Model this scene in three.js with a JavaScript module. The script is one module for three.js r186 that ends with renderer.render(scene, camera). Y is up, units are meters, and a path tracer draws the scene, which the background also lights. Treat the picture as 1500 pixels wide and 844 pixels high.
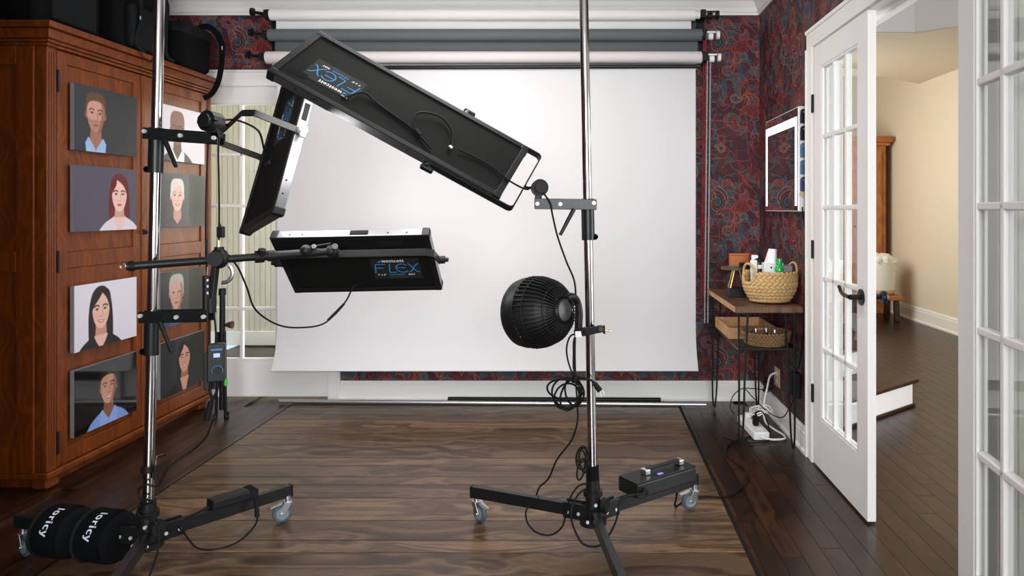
import * as THREE from 'three';
import { mergeGeometries } from 'three/addons/utils/BufferGeometryUtils.js';
import { RoundedBoxGeometry } from 'three/addons/geometries/RoundedBoxGeometry.js';
import { RectAreaLightUniformsLib } from 'three/addons/lights/RectAreaLightUniformsLib.js';
import { createNoise2D } from 'simplex-noise';

// ---------------------------------------------------------------- camera, sky, lights, exposure
const scene = new THREE.Scene();
const F = 1050, CX = 860, CY = 306, EYE = 1.26;              // focal length and vanishing point in pixels of the 1500 x 844 frame
const camera = new THREE.PerspectiveCamera(2 * Math.atan(541 / F) * 180 / Math.PI, 1724 / 1082, 0.05, 60);
camera.position.set(0, EYE, 0);
camera.lookAt(0, EYE, -1);
camera.setViewOffset(2 * CX, 2 * (844 - CY), 0, 2 * (844 - CY) / 2 - CY, 1500, 844);
camera.updateProjectionMatrix();
const renderer = new THREE.WebGLRenderer({ antialias: true });
renderer.toneMapping = THREE.LinearToneMapping;
renderer.toneMappingExposure = 1.25;
renderer.shadowMap.enabled = true;
RectAreaLightUniformsLib.init();
scene.background = new THREE.Color().setRGB(0.62, 0.76, 0.95);
function areaLight(color, intensity, w, h, at, to) {
  const l = new THREE.RectAreaLight(new THREE.Color(...color), intensity, w, h);
  l.position.set(...at); l.lookAt(new THREE.Vector3(...to)); scene.add(l);
  return l;
}
// daylight entering: window behind the camera, hall entrance window, stair window, back room window
const LI = { front: 19, hall: 9.5, stair: 5.4, back: 19, panel: 8.5, ceiling: 8.5 };
areaLight([0.93, 0.96, 1.0], LI.front, 2.1, 1.5, [0.15, 1.6, 2.98], [0.15, 1.5, 0]);
areaLight([0.97, 0.98, 1.0], LI.hall, 1.4, 1.9, [3.66, 1.3, -2.3], [0, 1.2, -2.6]);
areaLight([1.0, 0.93, 0.8], LI.stair, 1.5, 1.5, [1.34, 1.8, -7.1], [3.7, 1.5, -7.6]);
areaLight([1.0, 0.96, 0.84], LI.back, 1.2, 1.6, [-0.5, 1.5, -6.3], [-2.3, 1.3, -5.6]);
areaLight([1.0, 0.97, 0.94], LI.ceiling, 1.2, 0.6, [-0.6, 2.585, -3.3], [-0.6, 0, -3.301]);
// ---------------------------------------------------------------- helpers
let seed = 7;
const rnd = () => { seed = (seed * 1664525 + 1013904223) >>> 0; return seed / 4294967296; };
const rr = (a, b) => a + (b - a) * rnd();
const V = (x, y, z) => new THREE.Vector3(x, y, z);
const P = (px, py, depth) => V((px - CX) * depth / F, EYE - (py - CY) * depth / F, -depth);   // pixel on a known depth
const taken = new Map();
function numbered(name) { const n = taken.get(name) ?? 0; taken.set(name, n + 1); return n ? name + '_' + String(n).padStart(3, '0') : name; }
function metreUV(g) {                                          // uv in metres on the dominant plane of each face
  g = g.index ? g.toNonIndexed() : g;
  const p = g.attributes.position, n = g.attributes.normal, uv = new Float32Array(p.count * 2);
  for (let i = 0; i < p.count; i += 3) {
    let ax = 0, ay = 0, az = 0;
    for (let k = 0; k < 3; k++) { ax += Math.abs(n.getX(i + k)); ay += Math.abs(n.getY(i + k)); az += Math.abs(n.getZ(i + k)); }
    for (let k = 0; k < 3; k++) {
      const x = p.getX(i + k), y = p.getY(i + k), z = p.getZ(i + k);
      const [u, v] = ax >= ay && ax >= az ? [z, y] : ay >= az ? [x, z] : [x, y];
      uv[(i + k) * 2] = u; uv[(i + k) * 2 + 1] = v;
    }
  }
  g.setAttribute('uv', new THREE.BufferAttribute(uv, 2));
  return g;
}
function plain(g) {
  g = g.index ? g.toNonIndexed() : g;
  for (const k of Object.keys(g.attributes)) if (!['position', 'normal', 'uv'].includes(k)) g.deleteAttribute(k);
  if (!g.attributes.uv) g.setAttribute('uv', new THREE.BufferAttribute(new Float32Array(g.attributes.position.count * 2), 2));
  if (!g.attributes.normal) g.computeVertexNormals();
  g.morphAttributes = {};
  return g;
}
const join = (list) => (list.length === 1 ? plain(list[0]) : mergeGeometries(list.map(plain)));
function put(name, geo, mat, parent) {
  const m = new THREE.Mesh(Array.isArray(geo) ? join(geo) : geo, mat);
  m.castShadow = m.receiveShadow = true;
  m.name = parent ? name : numbered(name);
  (parent ?? scene).add(m);
  return m;
}
const putEach = (name, list, mat, parent) => list.map((g) => put(name, g, mat, parent));
function tag(o, label, category, group) { o.userData.label = label; o.userData.category = category; if (group) o.userData.group = group; return o; }
function thing(name, label, category, at = [0, 0, 0], group) {
  const g = new THREE.Group(); g.name = numbered(name); g.position.set(...at); scene.add(g);
  return tag(g, label, category, group);
}
const structure = (o) => { o.userData.kind = 'structure'; return o; };
// box by its min and max corners
function bx(x0, x1, y0, y1, z0, z1, bevel = 0) {
  const w = Math.abs(x1 - x0), h = Math.abs(y1 - y0), d = Math.abs(z1 - z0);
  const g = bevel ? new RoundedBoxGeometry(w, h, d, 1, Math.min(bevel, w / 2.01, h / 2.01, d / 2.01)) : new THREE.BoxGeometry(w, h, d);
  g.translate((x0 + x1) / 2, (y0 + y1) / 2, (z0 + z1) / 2);
  return metreUV(g);
}
function rod(a, b, r, r2 = r, seg = 16) {
  const d = b.clone().sub(a), g = new THREE.CylinderGeometry(r2, r, d.length(), seg);
  g.applyQuaternion(new THREE.Quaternion().setFromUnitVectors(V(0, 1, 0), d.clone().normalize()));
  return g.translate((a.x + b.x) / 2, (a.y + b.y) / 2, (a.z + b.z) / 2);
}
function bar(a, b, w, h, up = V(0, 1, 0), bevel = 0.002) {     // rectangular bar from a to b: w across, h along up
  const d = b.clone().sub(a), L = d.length(), z = d.normalize(), x = V(0, 0, 0).crossVectors(up, z).normalize(), y = V(0, 0, 0).crossVectors(z, x);
  const g = new RoundedBoxGeometry(w, h, L, 1, bevel);
  g.applyMatrix4(new THREE.Matrix4().makeBasis(x, y, z));
  return metreUV(g.translate((a.x + b.x) / 2, (a.y + b.y) / 2, (a.z + b.z) / 2));
}
function tube(pts, r, seg = 8, n) {
  const c = new THREE.CatmullRomCurve3(pts.map((p) => (p.isVector3 ? p : V(...p))), false, 'centripetal');
  return new THREE.TubeGeometry(c, n ?? Math.max(12, pts.length * 10), r, seg, false);
}
const ball = (p, r, sx = 1, sy = 1, sz = 1) => new THREE.SphereGeometry(r, 16, 12).scale(sx, sy, sz).translate(p.x, p.y, p.z);
function disc(c, axis, r, t, seg = 24) { const a = axis.clone().normalize().multiplyScalar(t / 2); return rod(c.clone().sub(a), c.clone().add(a), r, r, seg); }
function lathe(profile, seg = 32) { return new THREE.LatheGeometry(profile.map(([r, y]) => new THREE.Vector2(r, y)), seg); }
function basis(g, x, y, z, at) { return g.applyMatrix4(new THREE.Matrix4().makeBasis(x, y, z).setPosition(at)); }

// ---------------------------------------------------------------- textures and materials
function canvas(w, h, draw) {
  const c = document.createElement('canvas'); c.width = w; c.height = h;
  draw(c.getContext('2d'), w, h);
  const t = new THREE.CanvasTexture(c); t.colorSpace = THREE.SRGBColorSpace;
  t.wrapS = t.wrapT = THREE.RepeatWrapping; t.magFilter = THREE.LinearFilter;
  return t;
}
const noise = createNoise2D(rnd);
// wood: grain runs along the texture's u or v; colours sRGB 0..255
function woodTexture(w, h, dark, light, { along = 'u', stretch = 14, rings = 9, contrast = 1, knots = 0 } = {}) {
  const d = new Uint8Array(w * h * 4), ox = rr(0, 90), oy = rr(0, 90);
  for (let j = 0; j < h; j++) for (let i = 0; i < w; i++) {
    const a = (along === 'u' ? i / w : j / h), b = (along === 'u' ? j / h : i / w);
    const wrapA = Math.cos(a * Math.PI * 2) * 0.5, wrapB = Math.sin(a * Math.PI * 2) * 0.5;
    let x = (wrapA + wrapB) * 1.1 + ox, y = b * rings + oy;
    y += 0.7 * noise(x * 0.9, y * 0.35) + knots * 0.8 * noise(x * 2.2, y * 0.9);
    const ring = 0.5 + 0.5 * noise(x * 0.5, y * 1.3), fine = noise(a * stretch, b * h * 0.35 + oy), fine2 = noise(a * stretch * 3 + 40, b * h * 0.6);
    let v = 0.55 * ring + 0.28 * (0.5 + 0.5 * fine) + 0.17 * (0.5 + 0.5 * fine2);
    v = Math.min(1, Math.max(0, 0.5 + (v - 0.5) * contrast * 1.6));
    const o = (j * w + i) * 4;
    for (let k = 0; k < 3; k++) d[o + k] = dark[k] + (light[k] - dark[k]) * v;
    d[o + 3] = 255;
  }
  const t = new THREE.DataTexture(d, w, h); t.colorSpace = THREE.SRGBColorSpace; t.wrapS = t.wrapT = THREE.RepeatWrapping;
  t.magFilter = THREE.LinearFilter; t.minFilter = THREE.LinearFilter; t.needsUpdate = true;
  return t;
}
const std = (o) => new THREE.MeshStandardMaterial(o), phy = (o) => new THREE.MeshPhysicalMaterial(o);
const rgb = (r, g, b) => new THREE.Color().setRGB(r, g, b);
const M = {
  white: std({ color: rgb(0.88, 0.86, 0.845), roughness: 0.42 }),
  trim: std({ color: rgb(0.88, 0.87, 0.84), roughness: 0.45 }),
  ceiling: std({ color: rgb(0.85, 0.84, 0.8), roughness: 0.9 }),
  plaster: std({ color: rgb(0.74, 0.665, 0.54), roughness: 0.85 }),
  plasterWhite: std({ color: rgb(0.72, 0.74, 0.76), roughness: 0.85 }),
  bead: std({ color: rgb(0.66, 0.64, 0.56), roughness: 0.6 }),
  olive: std({ color: rgb(0.34, 0.30, 0.18), roughness: 0.8 }),
  black: phy({ color: rgb(0.008, 0.008, 0.009), roughness: 0.45, specularIntensity: 0.45 }),
  blackMetal: phy({ color: rgb(0.008, 0.009, 0.009), roughness: 0.34, specularIntensity: 0.55 }),
  blackMatte: phy({ color: rgb(0.006, 0.0065, 0.006), roughness: 0.75, specularIntensity: 0.25 }),
  fabric: phy({ color: rgb(0.005, 0.0053, 0.006), roughness: 0.9, specularIntensity: 0.12 }),
  fabricGrey: phy({ color: rgb(0.011, 0.012, 0.013), roughness: 0.9, specularIntensity: 0.12 }),
  rubber: phy({ color: rgb(0.007, 0.007, 0.0075), roughness: 0.55, specularIntensity: 0.25 }),
  frame: std({ color: rgb(0.22, 0.225, 0.24), roughness: 0.32, metalness: 0.9 }),
  chrome: std({ color: rgb(0.52, 0.52, 0.515), roughness: 0.12, metalness: 1 }),
  steel: std({ color: rgb(0.55, 0.56, 0.57), roughness: 0.35, metalness: 1 }),
  bolt: std({ color: rgb(0.6, 0.6, 0.6), roughness: 0.4, metalness: 0.25 }),
  aluminium: std({ color: rgb(0.62, 0.63, 0.65), roughness: 0.42, metalness: 0.9 }),
  brass: std({ color: rgb(0.7, 0.5, 0.2), roughness: 0.3, metalness: 1 }),
  tyre: std({ color: rgb(0.06, 0.085, 0.1), roughness: 0.5 }),
  wheelHub: std({ color: rgb(0.17, 0.23, 0.25), roughness: 0.4 }),
  paper: std({ color: rgb(0.575, 0.57, 0.582), roughness: 0.85, side: THREE.DoubleSide }),
  paperCream: std({ color: rgb(0.80, 0.79, 0.77), roughness: 0.8 }),
  paperGrey: std({ color: rgb(0.10, 0.115, 0.12), roughness: 0.75 }),
  paperPink: std({ color: rgb(0.62, 0.57, 0.575), roughness: 0.8 }),
  plasticWhite: std({ color: rgb(0.8, 0.8, 0.8), roughness: 0.4 }),
  chainGrey: std({ color: rgb(0.36, 0.36, 0.37), roughness: 0.4 }),
  chainRed: std({ color: rgb(0.35, 0.02, 0.03), roughness: 0.4 }),
  bronze: std({ color: rgb(0.016, 0.017, 0.018), roughness: 0.3, metalness: 0.5 }),
  pane: phy({ color: rgb(0.97, 0.99, 0.985), roughness: 0.0, transmission: 1, thickness: 0, ior: 1.5 }),
  wicker: std({ color: rgb(0.56, 0.36, 0.15), roughness: 0.7 }),
  wickerDark: std({ color: rgb(0.20, 0.11, 0.045), roughness: 0.7 }),
  leather: std({ color: rgb(0.42, 0.12, 0.03), roughness: 0.55 }),
  teal: std({ color: rgb(0.01, 0.22, 0.19), roughness: 0.4 }),
  green: phy({ color: rgb(0.0, 0.36, 0.07), roughness: 0.25, clearcoat: 0.5 }),
  grey: std({ color: rgb(0.22, 0.22, 0.24), roughness: 0.5 }),
  navy: std({ color: rgb(0.02, 0.03, 0.12), roughness: 0.4 }),
  blue: std({ color: rgb(0.05, 0.13, 0.26), roughness: 0.4 }),
  beige: std({ color: rgb(0.62, 0.5, 0.3), roughness: 0.6 }),
  cream: std({ color: rgb(0.8, 0.77, 0.7), roughness: 0.9 }),
  jute: std({ color: rgb(0.5, 0.33, 0.17), roughness: 0.9 }),
  mirror: std({ color: rgb(0.9, 0.9, 0.9), roughness: 0.02, metalness: 1 }),
  ledStrip: std({ color: 0xffffff, emissive: 0xfff6ea, emissiveIntensity: 1.6 }),
  panelGlow: std({ color: rgb(0.8, 0.79, 0.74), emissive: 0xfff6f2, emissiveIntensity: 1.2 }),
  lampGlow: std({ color: rgb(0.8, 0.8, 0.78), emissive: 0xfff8f0, emissiveIntensity: 1.5 }),
  displayGlow: std({ color: 0x101018, emissive: 0xb4c8ff, emissiveIntensity: 1.0 }),
  violetGlow: std({ color: 0x101018, emissive: 0xa090ff, emissiveIntensity: 0.8 }),
  blueInk: std({ color: rgb(0.01, 0.16, 0.36), roughness: 0.5 }),
  greenInk: std({ color: rgb(0.05, 0.5, 0.05), roughness: 0.5 }),
  cherry: phy({ map: woodTexture(512, 512, [86, 39, 8], [138, 70, 20], { along: 'v', rings: 16, contrast: 0.8 }), color: rgb(0.8, 0.76, 0.7), roughness: 0.4, clearcoat: 0.1, clearcoatRoughness: 0.2, specularIntensity: 0.45 }),
  pine: std({ map: woodTexture(256, 256, [150, 88, 40], [186, 118, 62], { along: 'v', rings: 8 }), roughness: 0.5 }),
  walnut: std({ map: woodTexture(512, 256, [58, 38, 24], [118, 82, 54], { along: 'v', rings: 7 }), roughness: 0.5 }),
  oakRaw: std({ map: woodTexture(256, 256, [168, 124, 80], [204, 162, 112], { along: 'v', rings: 6 }), roughness: 0.6 }),
  treadWood: std({ map: woodTexture(512, 256, [38, 22, 14], [74, 46, 30], { along: 'u', rings: 7 }), roughness: 0.35 }),
};
M.cherry.map.repeat.set(1.2, 1.2);

// ---------------------------------------------------------------- setting: floor, walls, ceiling
const WALL_Z = -4.69, RIGHT_X = 1.134, LEFT_X = -3.1, FRONT_Z = 3.0, CEIL = 2.66, HALL_X = 3.7;
const DOOR_Z0 = -3.52, DOOR_Z1 = -2.14;                       // double door opening in the right wall
const BD0 = -2.63, BD1 = -1.70;                               // single door opening in the back wall
const HEAD = 2.065;

const oak = [];
for (let k = 0; k < 5; k++) {
  const f = [0.86, 1, 1.14, 0.95, 1.06][k];
  oak.push(std({ map: woodTexture(256, 1024, [29 * f, 16 * f, 9 * f], [70 * f, 44 * f, 26 * f], { along: 'v', stretch: 18, rings: 2.6, contrast: 1.1, knots: 0.8 }), color: rgb(0.74, 0.72, 0.7), roughness: 0.32 }));
}
{
  const floor = structure(put('floor', [bx(LEFT_X - 0.15, HALL_X + 0.15, -0.12, -0.012, -9.4, FRONT_Z + 0.15)], oak[1]));
  const W = 0.0826, cell = [];
  for (let k = 0; k < 12; k++) {                               // a few board lengths, shared
    const L = [0.75, 1.05, 1.35, 1.65][k % 4], g = bx(-W / 2 + 0.0008, W / 2 - 0.0008, -0.012, 0, -L / 2 + 0.001, L / 2 - 0.001);
    const uv = g.attributes.uv, o = rr(0, 1), s = rr(0, 1);
    for (let i = 0; i < uv.count; i++) uv.setXY(i, uv.getX(i) * 4 + s, uv.getY(i) * 0.62 + o);
    cell.push([L, g]);
  }
  const far = new THREE.Group();
  let extra = [];
  for (let i = 0; i * W < HALL_X - LEFT_X; i++) {
    const x = LEFT_X + W / 2 + i * W;
    let z = x < RIGHT_X ? -4.7 : -9.2;
    const end = x < -1.9 ? -2.3 : x < 0.45 ? -4.6 : x < RIGHT_X ? -1.4 : -1.3;
    z -= rr(0, 0.6);
    while (z < end) {
      const [L, g] = cell[Math.floor(rnd() * 12)], c = z + L / 2, px = CX + x * F / -c;
      const seen = px > -120 && px < 1620;
      z += L;
      if (!seen || (x > 1.3 && -c > 5.2 && x < 2.2) || (x < RIGHT_X && c < -4.9)) continue;
      const m = put('floor_board', g, oak[Math.floor(rnd() * 5)], floor); m.position.set(x, 0, c);
    }
  }
}

// paisley wallpaper print
const paisley = canvas(1024, 1024, (c, w, h) => {
  c.fillStyle = '#4a1624'; c.fillRect(0, 0, w, h);
  const tone = ['#5c1526', '#484650', '#3a4752', '#6b1a22', '#3d1522', '#2f4450', '#57202c', '#454d52'];
  c.lineCap = 'round';
  const wrapDraw = (x, y, f) => { for (const dx of [-w, 0, w]) for (const dy of [-h, 0, h]) { c.save(); c.translate(x + dx, y + dy); f(); c.restore(); } };
  for (let i = 0; i < 420; i++) {
    const x = rnd() * w, y = rnd() * h, a = rnd() * 6.28, s = rr(22, 74), col = tone[Math.floor(rnd() * 8)];
    wrapDraw(x, y, () => { c.rotate(a); c.fillStyle = col; c.beginPath(); c.moveTo(-s, 0); c.bezierCurveTo(-s * 0.3, -s * 0.5, s * 0.6, -s * 0.5, s, -s * 0.15); c.bezierCurveTo(s * 0.7, s * 0.2, -s * 0.2, s * 0.4, -s, 0); c.fill(); });
  }
  const line = ['#b5563a', '#b0252f', '#b06a48', '#bd6c40', '#6a7f8a', '#a8402e', '#4a6e70', '#a32a34'];
  const drop = (s) => { c.beginPath(); c.moveTo(0, -s); c.bezierCurveTo(s * 0.9, -s * 0.8, s * 0.9, s * 0.7, 0, s * 0.75); c.bezierCurveTo(-s * 0.85, s * 0.7, -s * 0.6, -s * 0.3, -s * 0.1, -s * 0.35); c.bezierCurveTo(s * 0.25, -s * 0.5, s * 0.2, -s * 0.8, 0, -s); };
  for (let i = 0; i < 120; i++) {
    const x = rnd() * w, y = rnd() * h, a = rnd() * 6.28, s = rr(34, 88), col = line[Math.floor(rnd() * 8)], fillc = tone[Math.floor(rnd() * 8)], big = rnd();
    wrapDraw(x, y, () => {
      c.rotate(a); drop(s); c.fillStyle = fillc; c.fill(); c.strokeStyle = col; c.lineWidth = 5; c.stroke();
      drop(s * 0.72); c.lineWidth = 2.4; c.stroke();
      if (big > 0.4) { drop(s * 0.42); c.fillStyle = tone[(i + 3) % 8]; c.fill(); c.strokeStyle = line[(i + 2) % 8]; c.lineWidth = 3; c.stroke(); }
      for (let k = 0; k < 6; k++) { c.beginPath(); c.arc(Math.cos(k) * s * 0.62, Math.sin(k * 1.1) * s * 0.62, 3, 0, 7); c.fillStyle = line[(i + k) % 8]; c.fill(); }
    });
  }
  for (let i = 0; i < 240; i++) {
    const x = rnd() * w, y = rnd() * h, a = rnd() * 6.28, s = rr(30, 120), col = line[Math.floor(rnd() * 8)], k = rr(-1, 1);
    wrapDraw(x, y, () => { c.rotate(a); c.strokeStyle = col; c.globalAlpha = 0.8; c.lineWidth = 3; c.beginPath(); c.moveTo(-s, 0); c.bezierCurveTo(-s * 0.4, -s * k, s * 0.3, s * k, s, s * 0.25 * k); c.stroke(); c.globalAlpha = 1; });
  }
});
paisley.repeat.set(0.95, 0.95);
const wallpaper = std({ map: paisley, color: rgb(0.72, 0.72, 0.72), roughness: 0.7 });

function casing(parent, pieces, mat = M.trim) { return structure(put('trim_1', pieces, mat, parent)); }
// back wall
structure(put('wall_back', [
  bx(LEFT_X - 0.15, BD0, 0, CEIL, WALL_Z - 0.14, WALL_Z), bx(BD1, RIGHT_X + 0.14, 0, CEIL, WALL_Z - 0.14, WALL_Z), bx(BD0, BD1, HEAD, CEIL, WALL_Z - 0.14, WALL_Z),
], wallpaper));
// right wall with the double door opening; the stretch beside the camera is white panelling
structure(put('wall_right', [
  bx(RIGHT_X, RIGHT_X + 0.13, 0, CEIL, WALL_Z, DOOR_Z0 - 0.02), bx(RIGHT_X, RIGHT_X + 0.13, HEAD + 0.01, CEIL, DOOR_Z0 - 0.02, DOOR_Z1 + 0.02),
], wallpaper));
{
  const w = structure(put('wall_right_panelled', [bx(RIGHT_X, RIGHT_X + 0.13, 0, CEIL, DOOR_Z1 + 0.02, FRONT_Z)], M.trim));
  for (let k = 0; k < 9; k++) put('panel_board', bx(RIGHT_X - 0.012, RIGHT_X, 0.13, CEIL - 0.1, DOOR_Z1 + 0.115 + k * 0.085, DOOR_Z1 + 0.195 + k * 0.085, 0.004), M.trim, w);
}
structure(put('wall_left', [bx(LEFT_X - 0.15, LEFT_X, 0, CEIL, WALL_Z, FRONT_Z)], wallpaper));
// wall return to the left of the camera, and the front wall with its window
structure(put('wall_return', [bx(LEFT_X, -1.72, 0, CEIL, -1.62, -1.48)], wallpaper));
const WX0 = -0.95, WX1 = 1.1;
structure(put('wall_front', [
  bx(LEFT_X, WX0, 0, CEIL, FRONT_Z, FRONT_Z + 0.15), bx(WX1, RIGHT_X + 0.13, 0, CEIL, FRONT_Z, FRONT_Z + 0.15), bx(WX0, WX1, 0, 0.8, FRONT_Z, FRONT_Z + 0.15), bx(WX0, WX1, 2.4, CEIL, FRONT_Z, FRONT_Z + 0.15),
], wallpaper));
{
  const z0 = FRONT_Z + 0.05, z1 = FRONT_Z + 0.1, xm = (WX0 + WX1) / 2;
  const win = structure(put('window_1', [bx(WX0, WX1, 0.8, 0.85, z0, z1), bx(WX0, WX1, 2.35, 2.4, z0, z1), bx(WX0, WX0 + 0.05, 0.85, 2.35, z0, z1), bx(WX1 - 0.05, WX1, 0.85, 2.35, z0, z1), bx(xm - 0.02, xm + 0.02, 0.85, 2.35, z0, z1)], M.white));
  put('pane', bx(WX0 + 0.05, xm - 0.02, 0.85, 2.35, z0 + 0.02, z0 + 0.023), M.pane, win);
  put('pane', bx(xm + 0.02, WX1 - 0.05, 0.85, 2.35, z0 + 0.02, z0 + 0.023), M.pane, win);
}
structure(put('ceiling', [bx(LEFT_X - 0.15, RIGHT_X + 0.13, CEIL, CEIL + 0.12, WALL_Z - 0.14, FRONT_Z + 0.15)], M.ceiling));
// crown moulding
function crownShape() {
  const s = new THREE.Shape(); s.moveTo(0, 0);
  for (const [x, y] of [[0.012, 0], [0.012, 0.012], [0.02, 0.02], [0.028, 0.045], [0.05, 0.078], [0.085, 0.1], [0.092, 0.112], [0.105, 0.112], [0.105, 0.128], [0, 0.128]]) s.lineTo(x, y);
  return s;
}
function crown(length) { return metreUV(new THREE.ExtrudeGeometry(crownShape(), { depth: length, bevelEnabled: false })); }
structure(put('trim_back_crown', [crown(RIGHT_X - LEFT_X).rotateY(-Math.PI / 2).translate(RIGHT_X, CEIL - 0.128, WALL_Z)], M.trim));
structure(put('trim_right_crown', [crown(FRONT_Z - WALL_Z).rotateY(Math.PI).translate(RIGHT_X, CEIL - 0.128, FRONT_Z)], M.trim));
// baseboards
function baseboard(length) {
  const s = new THREE.Shape(); s.moveTo(0, 0);
  for (const [x, y] of [[0.024, 0], [0.024, 0.014], [0.015, 0.022], [0.015, 0.1], [0.011, 0.106], [0.012, 0.116], [0.006, 0.13], [0, 0.13]]) s.lineTo(x, y);
  return metreUV(new THREE.ExtrudeGeometry(s, { depth: length, bevelEnabled: false }));
}
structure(put('baseboard_back', [baseboard(RIGHT_X - BD1 - 0.075).rotateY(-Math.PI / 2).translate(RIGHT_X, 0, WALL_Z)], M.trim));
structure(put('baseboard_right', [baseboard(-DOOR_Z0 - 0.12 - -WALL_Z < 0 ? -WALL_Z + DOOR_Z0 - 0.11 : 1).rotateY(Math.PI).translate(RIGHT_X, 0, DOOR_Z0 - 0.11)], M.trim));
// door casings: stepped boards
function sideCasing(x, z0, z1, y0, y1) {                        // on the right wall, facing the room
  return [bx(x - 0.018, x, y0, y1, z0, z1, 0.003), bx(x - 0.026, x - 0.018, y0, y1, z0, z0 + 0.02, 0.003), bx(x - 0.022, x - 0.018, y0, y1, z1 - 0.018, z1 - 0.004, 0.002)];
}
structure(put('trim_1', [
  ...sideCasing(RIGHT_X, DOOR_Z0 - 0.11, DOOR_Z0 - 0.015, 0, HEAD),
  bx(RIGHT_X - 0.018, RIGHT_X, HEAD, HEAD + 0.095, DOOR_Z0 - 0.11, DOOR_Z1 + 0.11, 0.003), bx(RIGHT_X - 0.026, RIGHT_X - 0.018, HEAD + 0.075, HEAD + 0.095, DOOR_Z0 - 0.11, DOOR_Z1 + 0.11, 0.003),
  bx(RIGHT_X - 0.018, RIGHT_X, 0, HEAD, DOOR_Z1 + 0.015, DOOR_Z1 + 0.11, 0.003),
  bx(RIGHT_X, RIGHT_X + 0.13, 0, HEAD + 0.01, DOOR_Z0 - 0.018, DOOR_Z0), bx(RIGHT_X, RIGHT_X + 0.13, 0, HEAD + 0.01, DOOR_Z1, DOOR_Z1 + 0.018),
  bx(RIGHT_X, RIGHT_X + 0.13, HEAD - 0.008, HEAD + 0.01, DOOR_Z0, DOOR_Z1), bx(RIGHT_X + 0.065, RIGHT_X + 0.08, HEAD - 0.025, HEAD - 0.008, DOOR_Z0, DOOR_Z1),
], M.trim));
structure(put('trim_2', [
  bx(BD0 - 0.08, BD0, 0, HEAD, WALL_Z, WALL_Z + 0.02, 0.003), bx(BD1, BD1 + 0.08, 0, HEAD, WALL_Z, WALL_Z + 0.02, 0.003), bx(BD1 + 0.06, BD1 + 0.08, 0, HEAD, WALL_Z + 0.02, WALL_Z + 0.028, 0.003),
  bx(BD0 - 0.08, BD1 + 0.08, HEAD, HEAD + 0.09, WALL_Z, WALL_Z + 0.022, 0.003), bx(BD0 - 0.08, BD1 + 0.09, HEAD + 0.09, HEAD + 0.105, WALL_Z, WALL_Z + 0.034, 0.003),
  bx(BD0, BD1, HEAD - 0.006, HEAD, WALL_Z - 0.14, WALL_Z), bx(BD0 - 0.001, BD0 + 0.006, 0, HEAD, WALL_Z - 0.14, WALL_Z), bx(BD1 - 0.006, BD1 + 0.001, 0, HEAD, WALL_Z - 0.14, WALL_Z),
], M.trim));

// glazed door leaf: local x runs from the hinge edge, y up, z thickness; 3 x 5 panes
function glazedDoor(name, label, W) {
  const g = new THREE.Group(); g.name = numbered(name); scene.add(g);
  g.userData = { kind: 'structure', label };
  const T = 0.035, y0 = 0.01, y1 = 2.055, st = 0.105, gb = 0.25, gt = 1.945, mw = 0.022;
  put('stile', bx(0, st, y0, y1, 0, T, 0.002), M.white, g); put('stile', bx(W - st, W, y0, y1, 0, T, 0.002), M.white, g);
  put('rail', bx(st, W - st, y0, gb, 0, T, 0.002), M.white, g); put('rail', bx(st, W - st, gt, y1, 0, T, 0.002), M.white, g);
  const cw = (W - 2 * st) / 3, ch = (gt - gb) / 5;
  for (let i = 1; i < 3; i++) put('muntin', [bx(st + i * cw - mw / 2, st + i * cw + mw / 2, gb, gt, 0.004, T - 0.004, 0.005)], M.white, g);
  for (let j = 1; j < 5; j++) put('muntin', [bx(st, W - st, gb + j * ch - mw / 2, gb + j * ch + mw / 2, 0.004, T - 0.004, 0.005)], M.white, g);
  put('glazing_bead', [0.002, T - 0.012].flatMap((z) => [bx(st, st + 0.012, gb, gt, z, z + 0.01, 0.003), bx(W - st - 0.012, W - st, gb, gt, z, z + 0.01, 0.003), bx(st, W - st, gb, gb + 0.012, z, z + 0.01, 0.003), bx(st, W - st, gt - 0.012, gt, z, z + 0.01, 0.003)]), M.white, g);
  const pg = bx(0.004, cw - 0.004, 0.004, ch - 0.004, T / 2 - 0.0015, T / 2 + 0.0015);
  for (let i = 0; i < 3; i++) for (let j = 0; j < 5; j++) { const p = put('pane', pg, M.pane, g); p.position.set(st + i * cw, gb + j * ch, 0); }
  return g;
}
function doorLever(g, x, y, z, side) {
  put('handle', [disc(V(x, y, z), V(0, 0, 1), 0.033, 0.012), rod(V(x, y, z), V(x, y, z + side * 0.05), 0.011), tube([[x, y, z + side * 0.05], [x - 0.05, y + 0.004, z + side * 0.054], [x - 0.09, y + 0.012, z + side * 0.052], [x - 0.112, y + 0.026, z + side * 0.05], [x - 0.12, y + 0.03, z + side * 0.05]], 0.0085)], M.bronze, g);
}
{
  const d = glazedDoor('door_1', 'closed white glazed leaf with black lever handle beside the mirror', 0.67);
  d.position.set(RIGHT_X + 0.02, 0, DOOR_Z0 + 0.005); d.rotation.y = -Math.PI / 2;        // local x runs towards the camera, room side at local +z
  doorLever(d, 0.61, 0.9, 0.035, 1);
  put('knob', [disc(V(0.61, 0.9, 0), V(0, 0, 1), 0.03, 0.012), rod(V(0.61, 0.9, 0), V(0.61, 0.9, -0.04), 0.01), ball(V(0.61, 0.9, -0.055), 0.026, 1, 1, 0.8)], M.bronze, d);
  d.rotation.y = Math.PI / 2 * -1;
  for (const y of [0.35, 1.06, 1.78]) put('hinge', [bx(-0.014, 0.001, y - 0.045, y + 0.045, 0.0352, 0.046, 0.002)], M.black, d);
}
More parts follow.
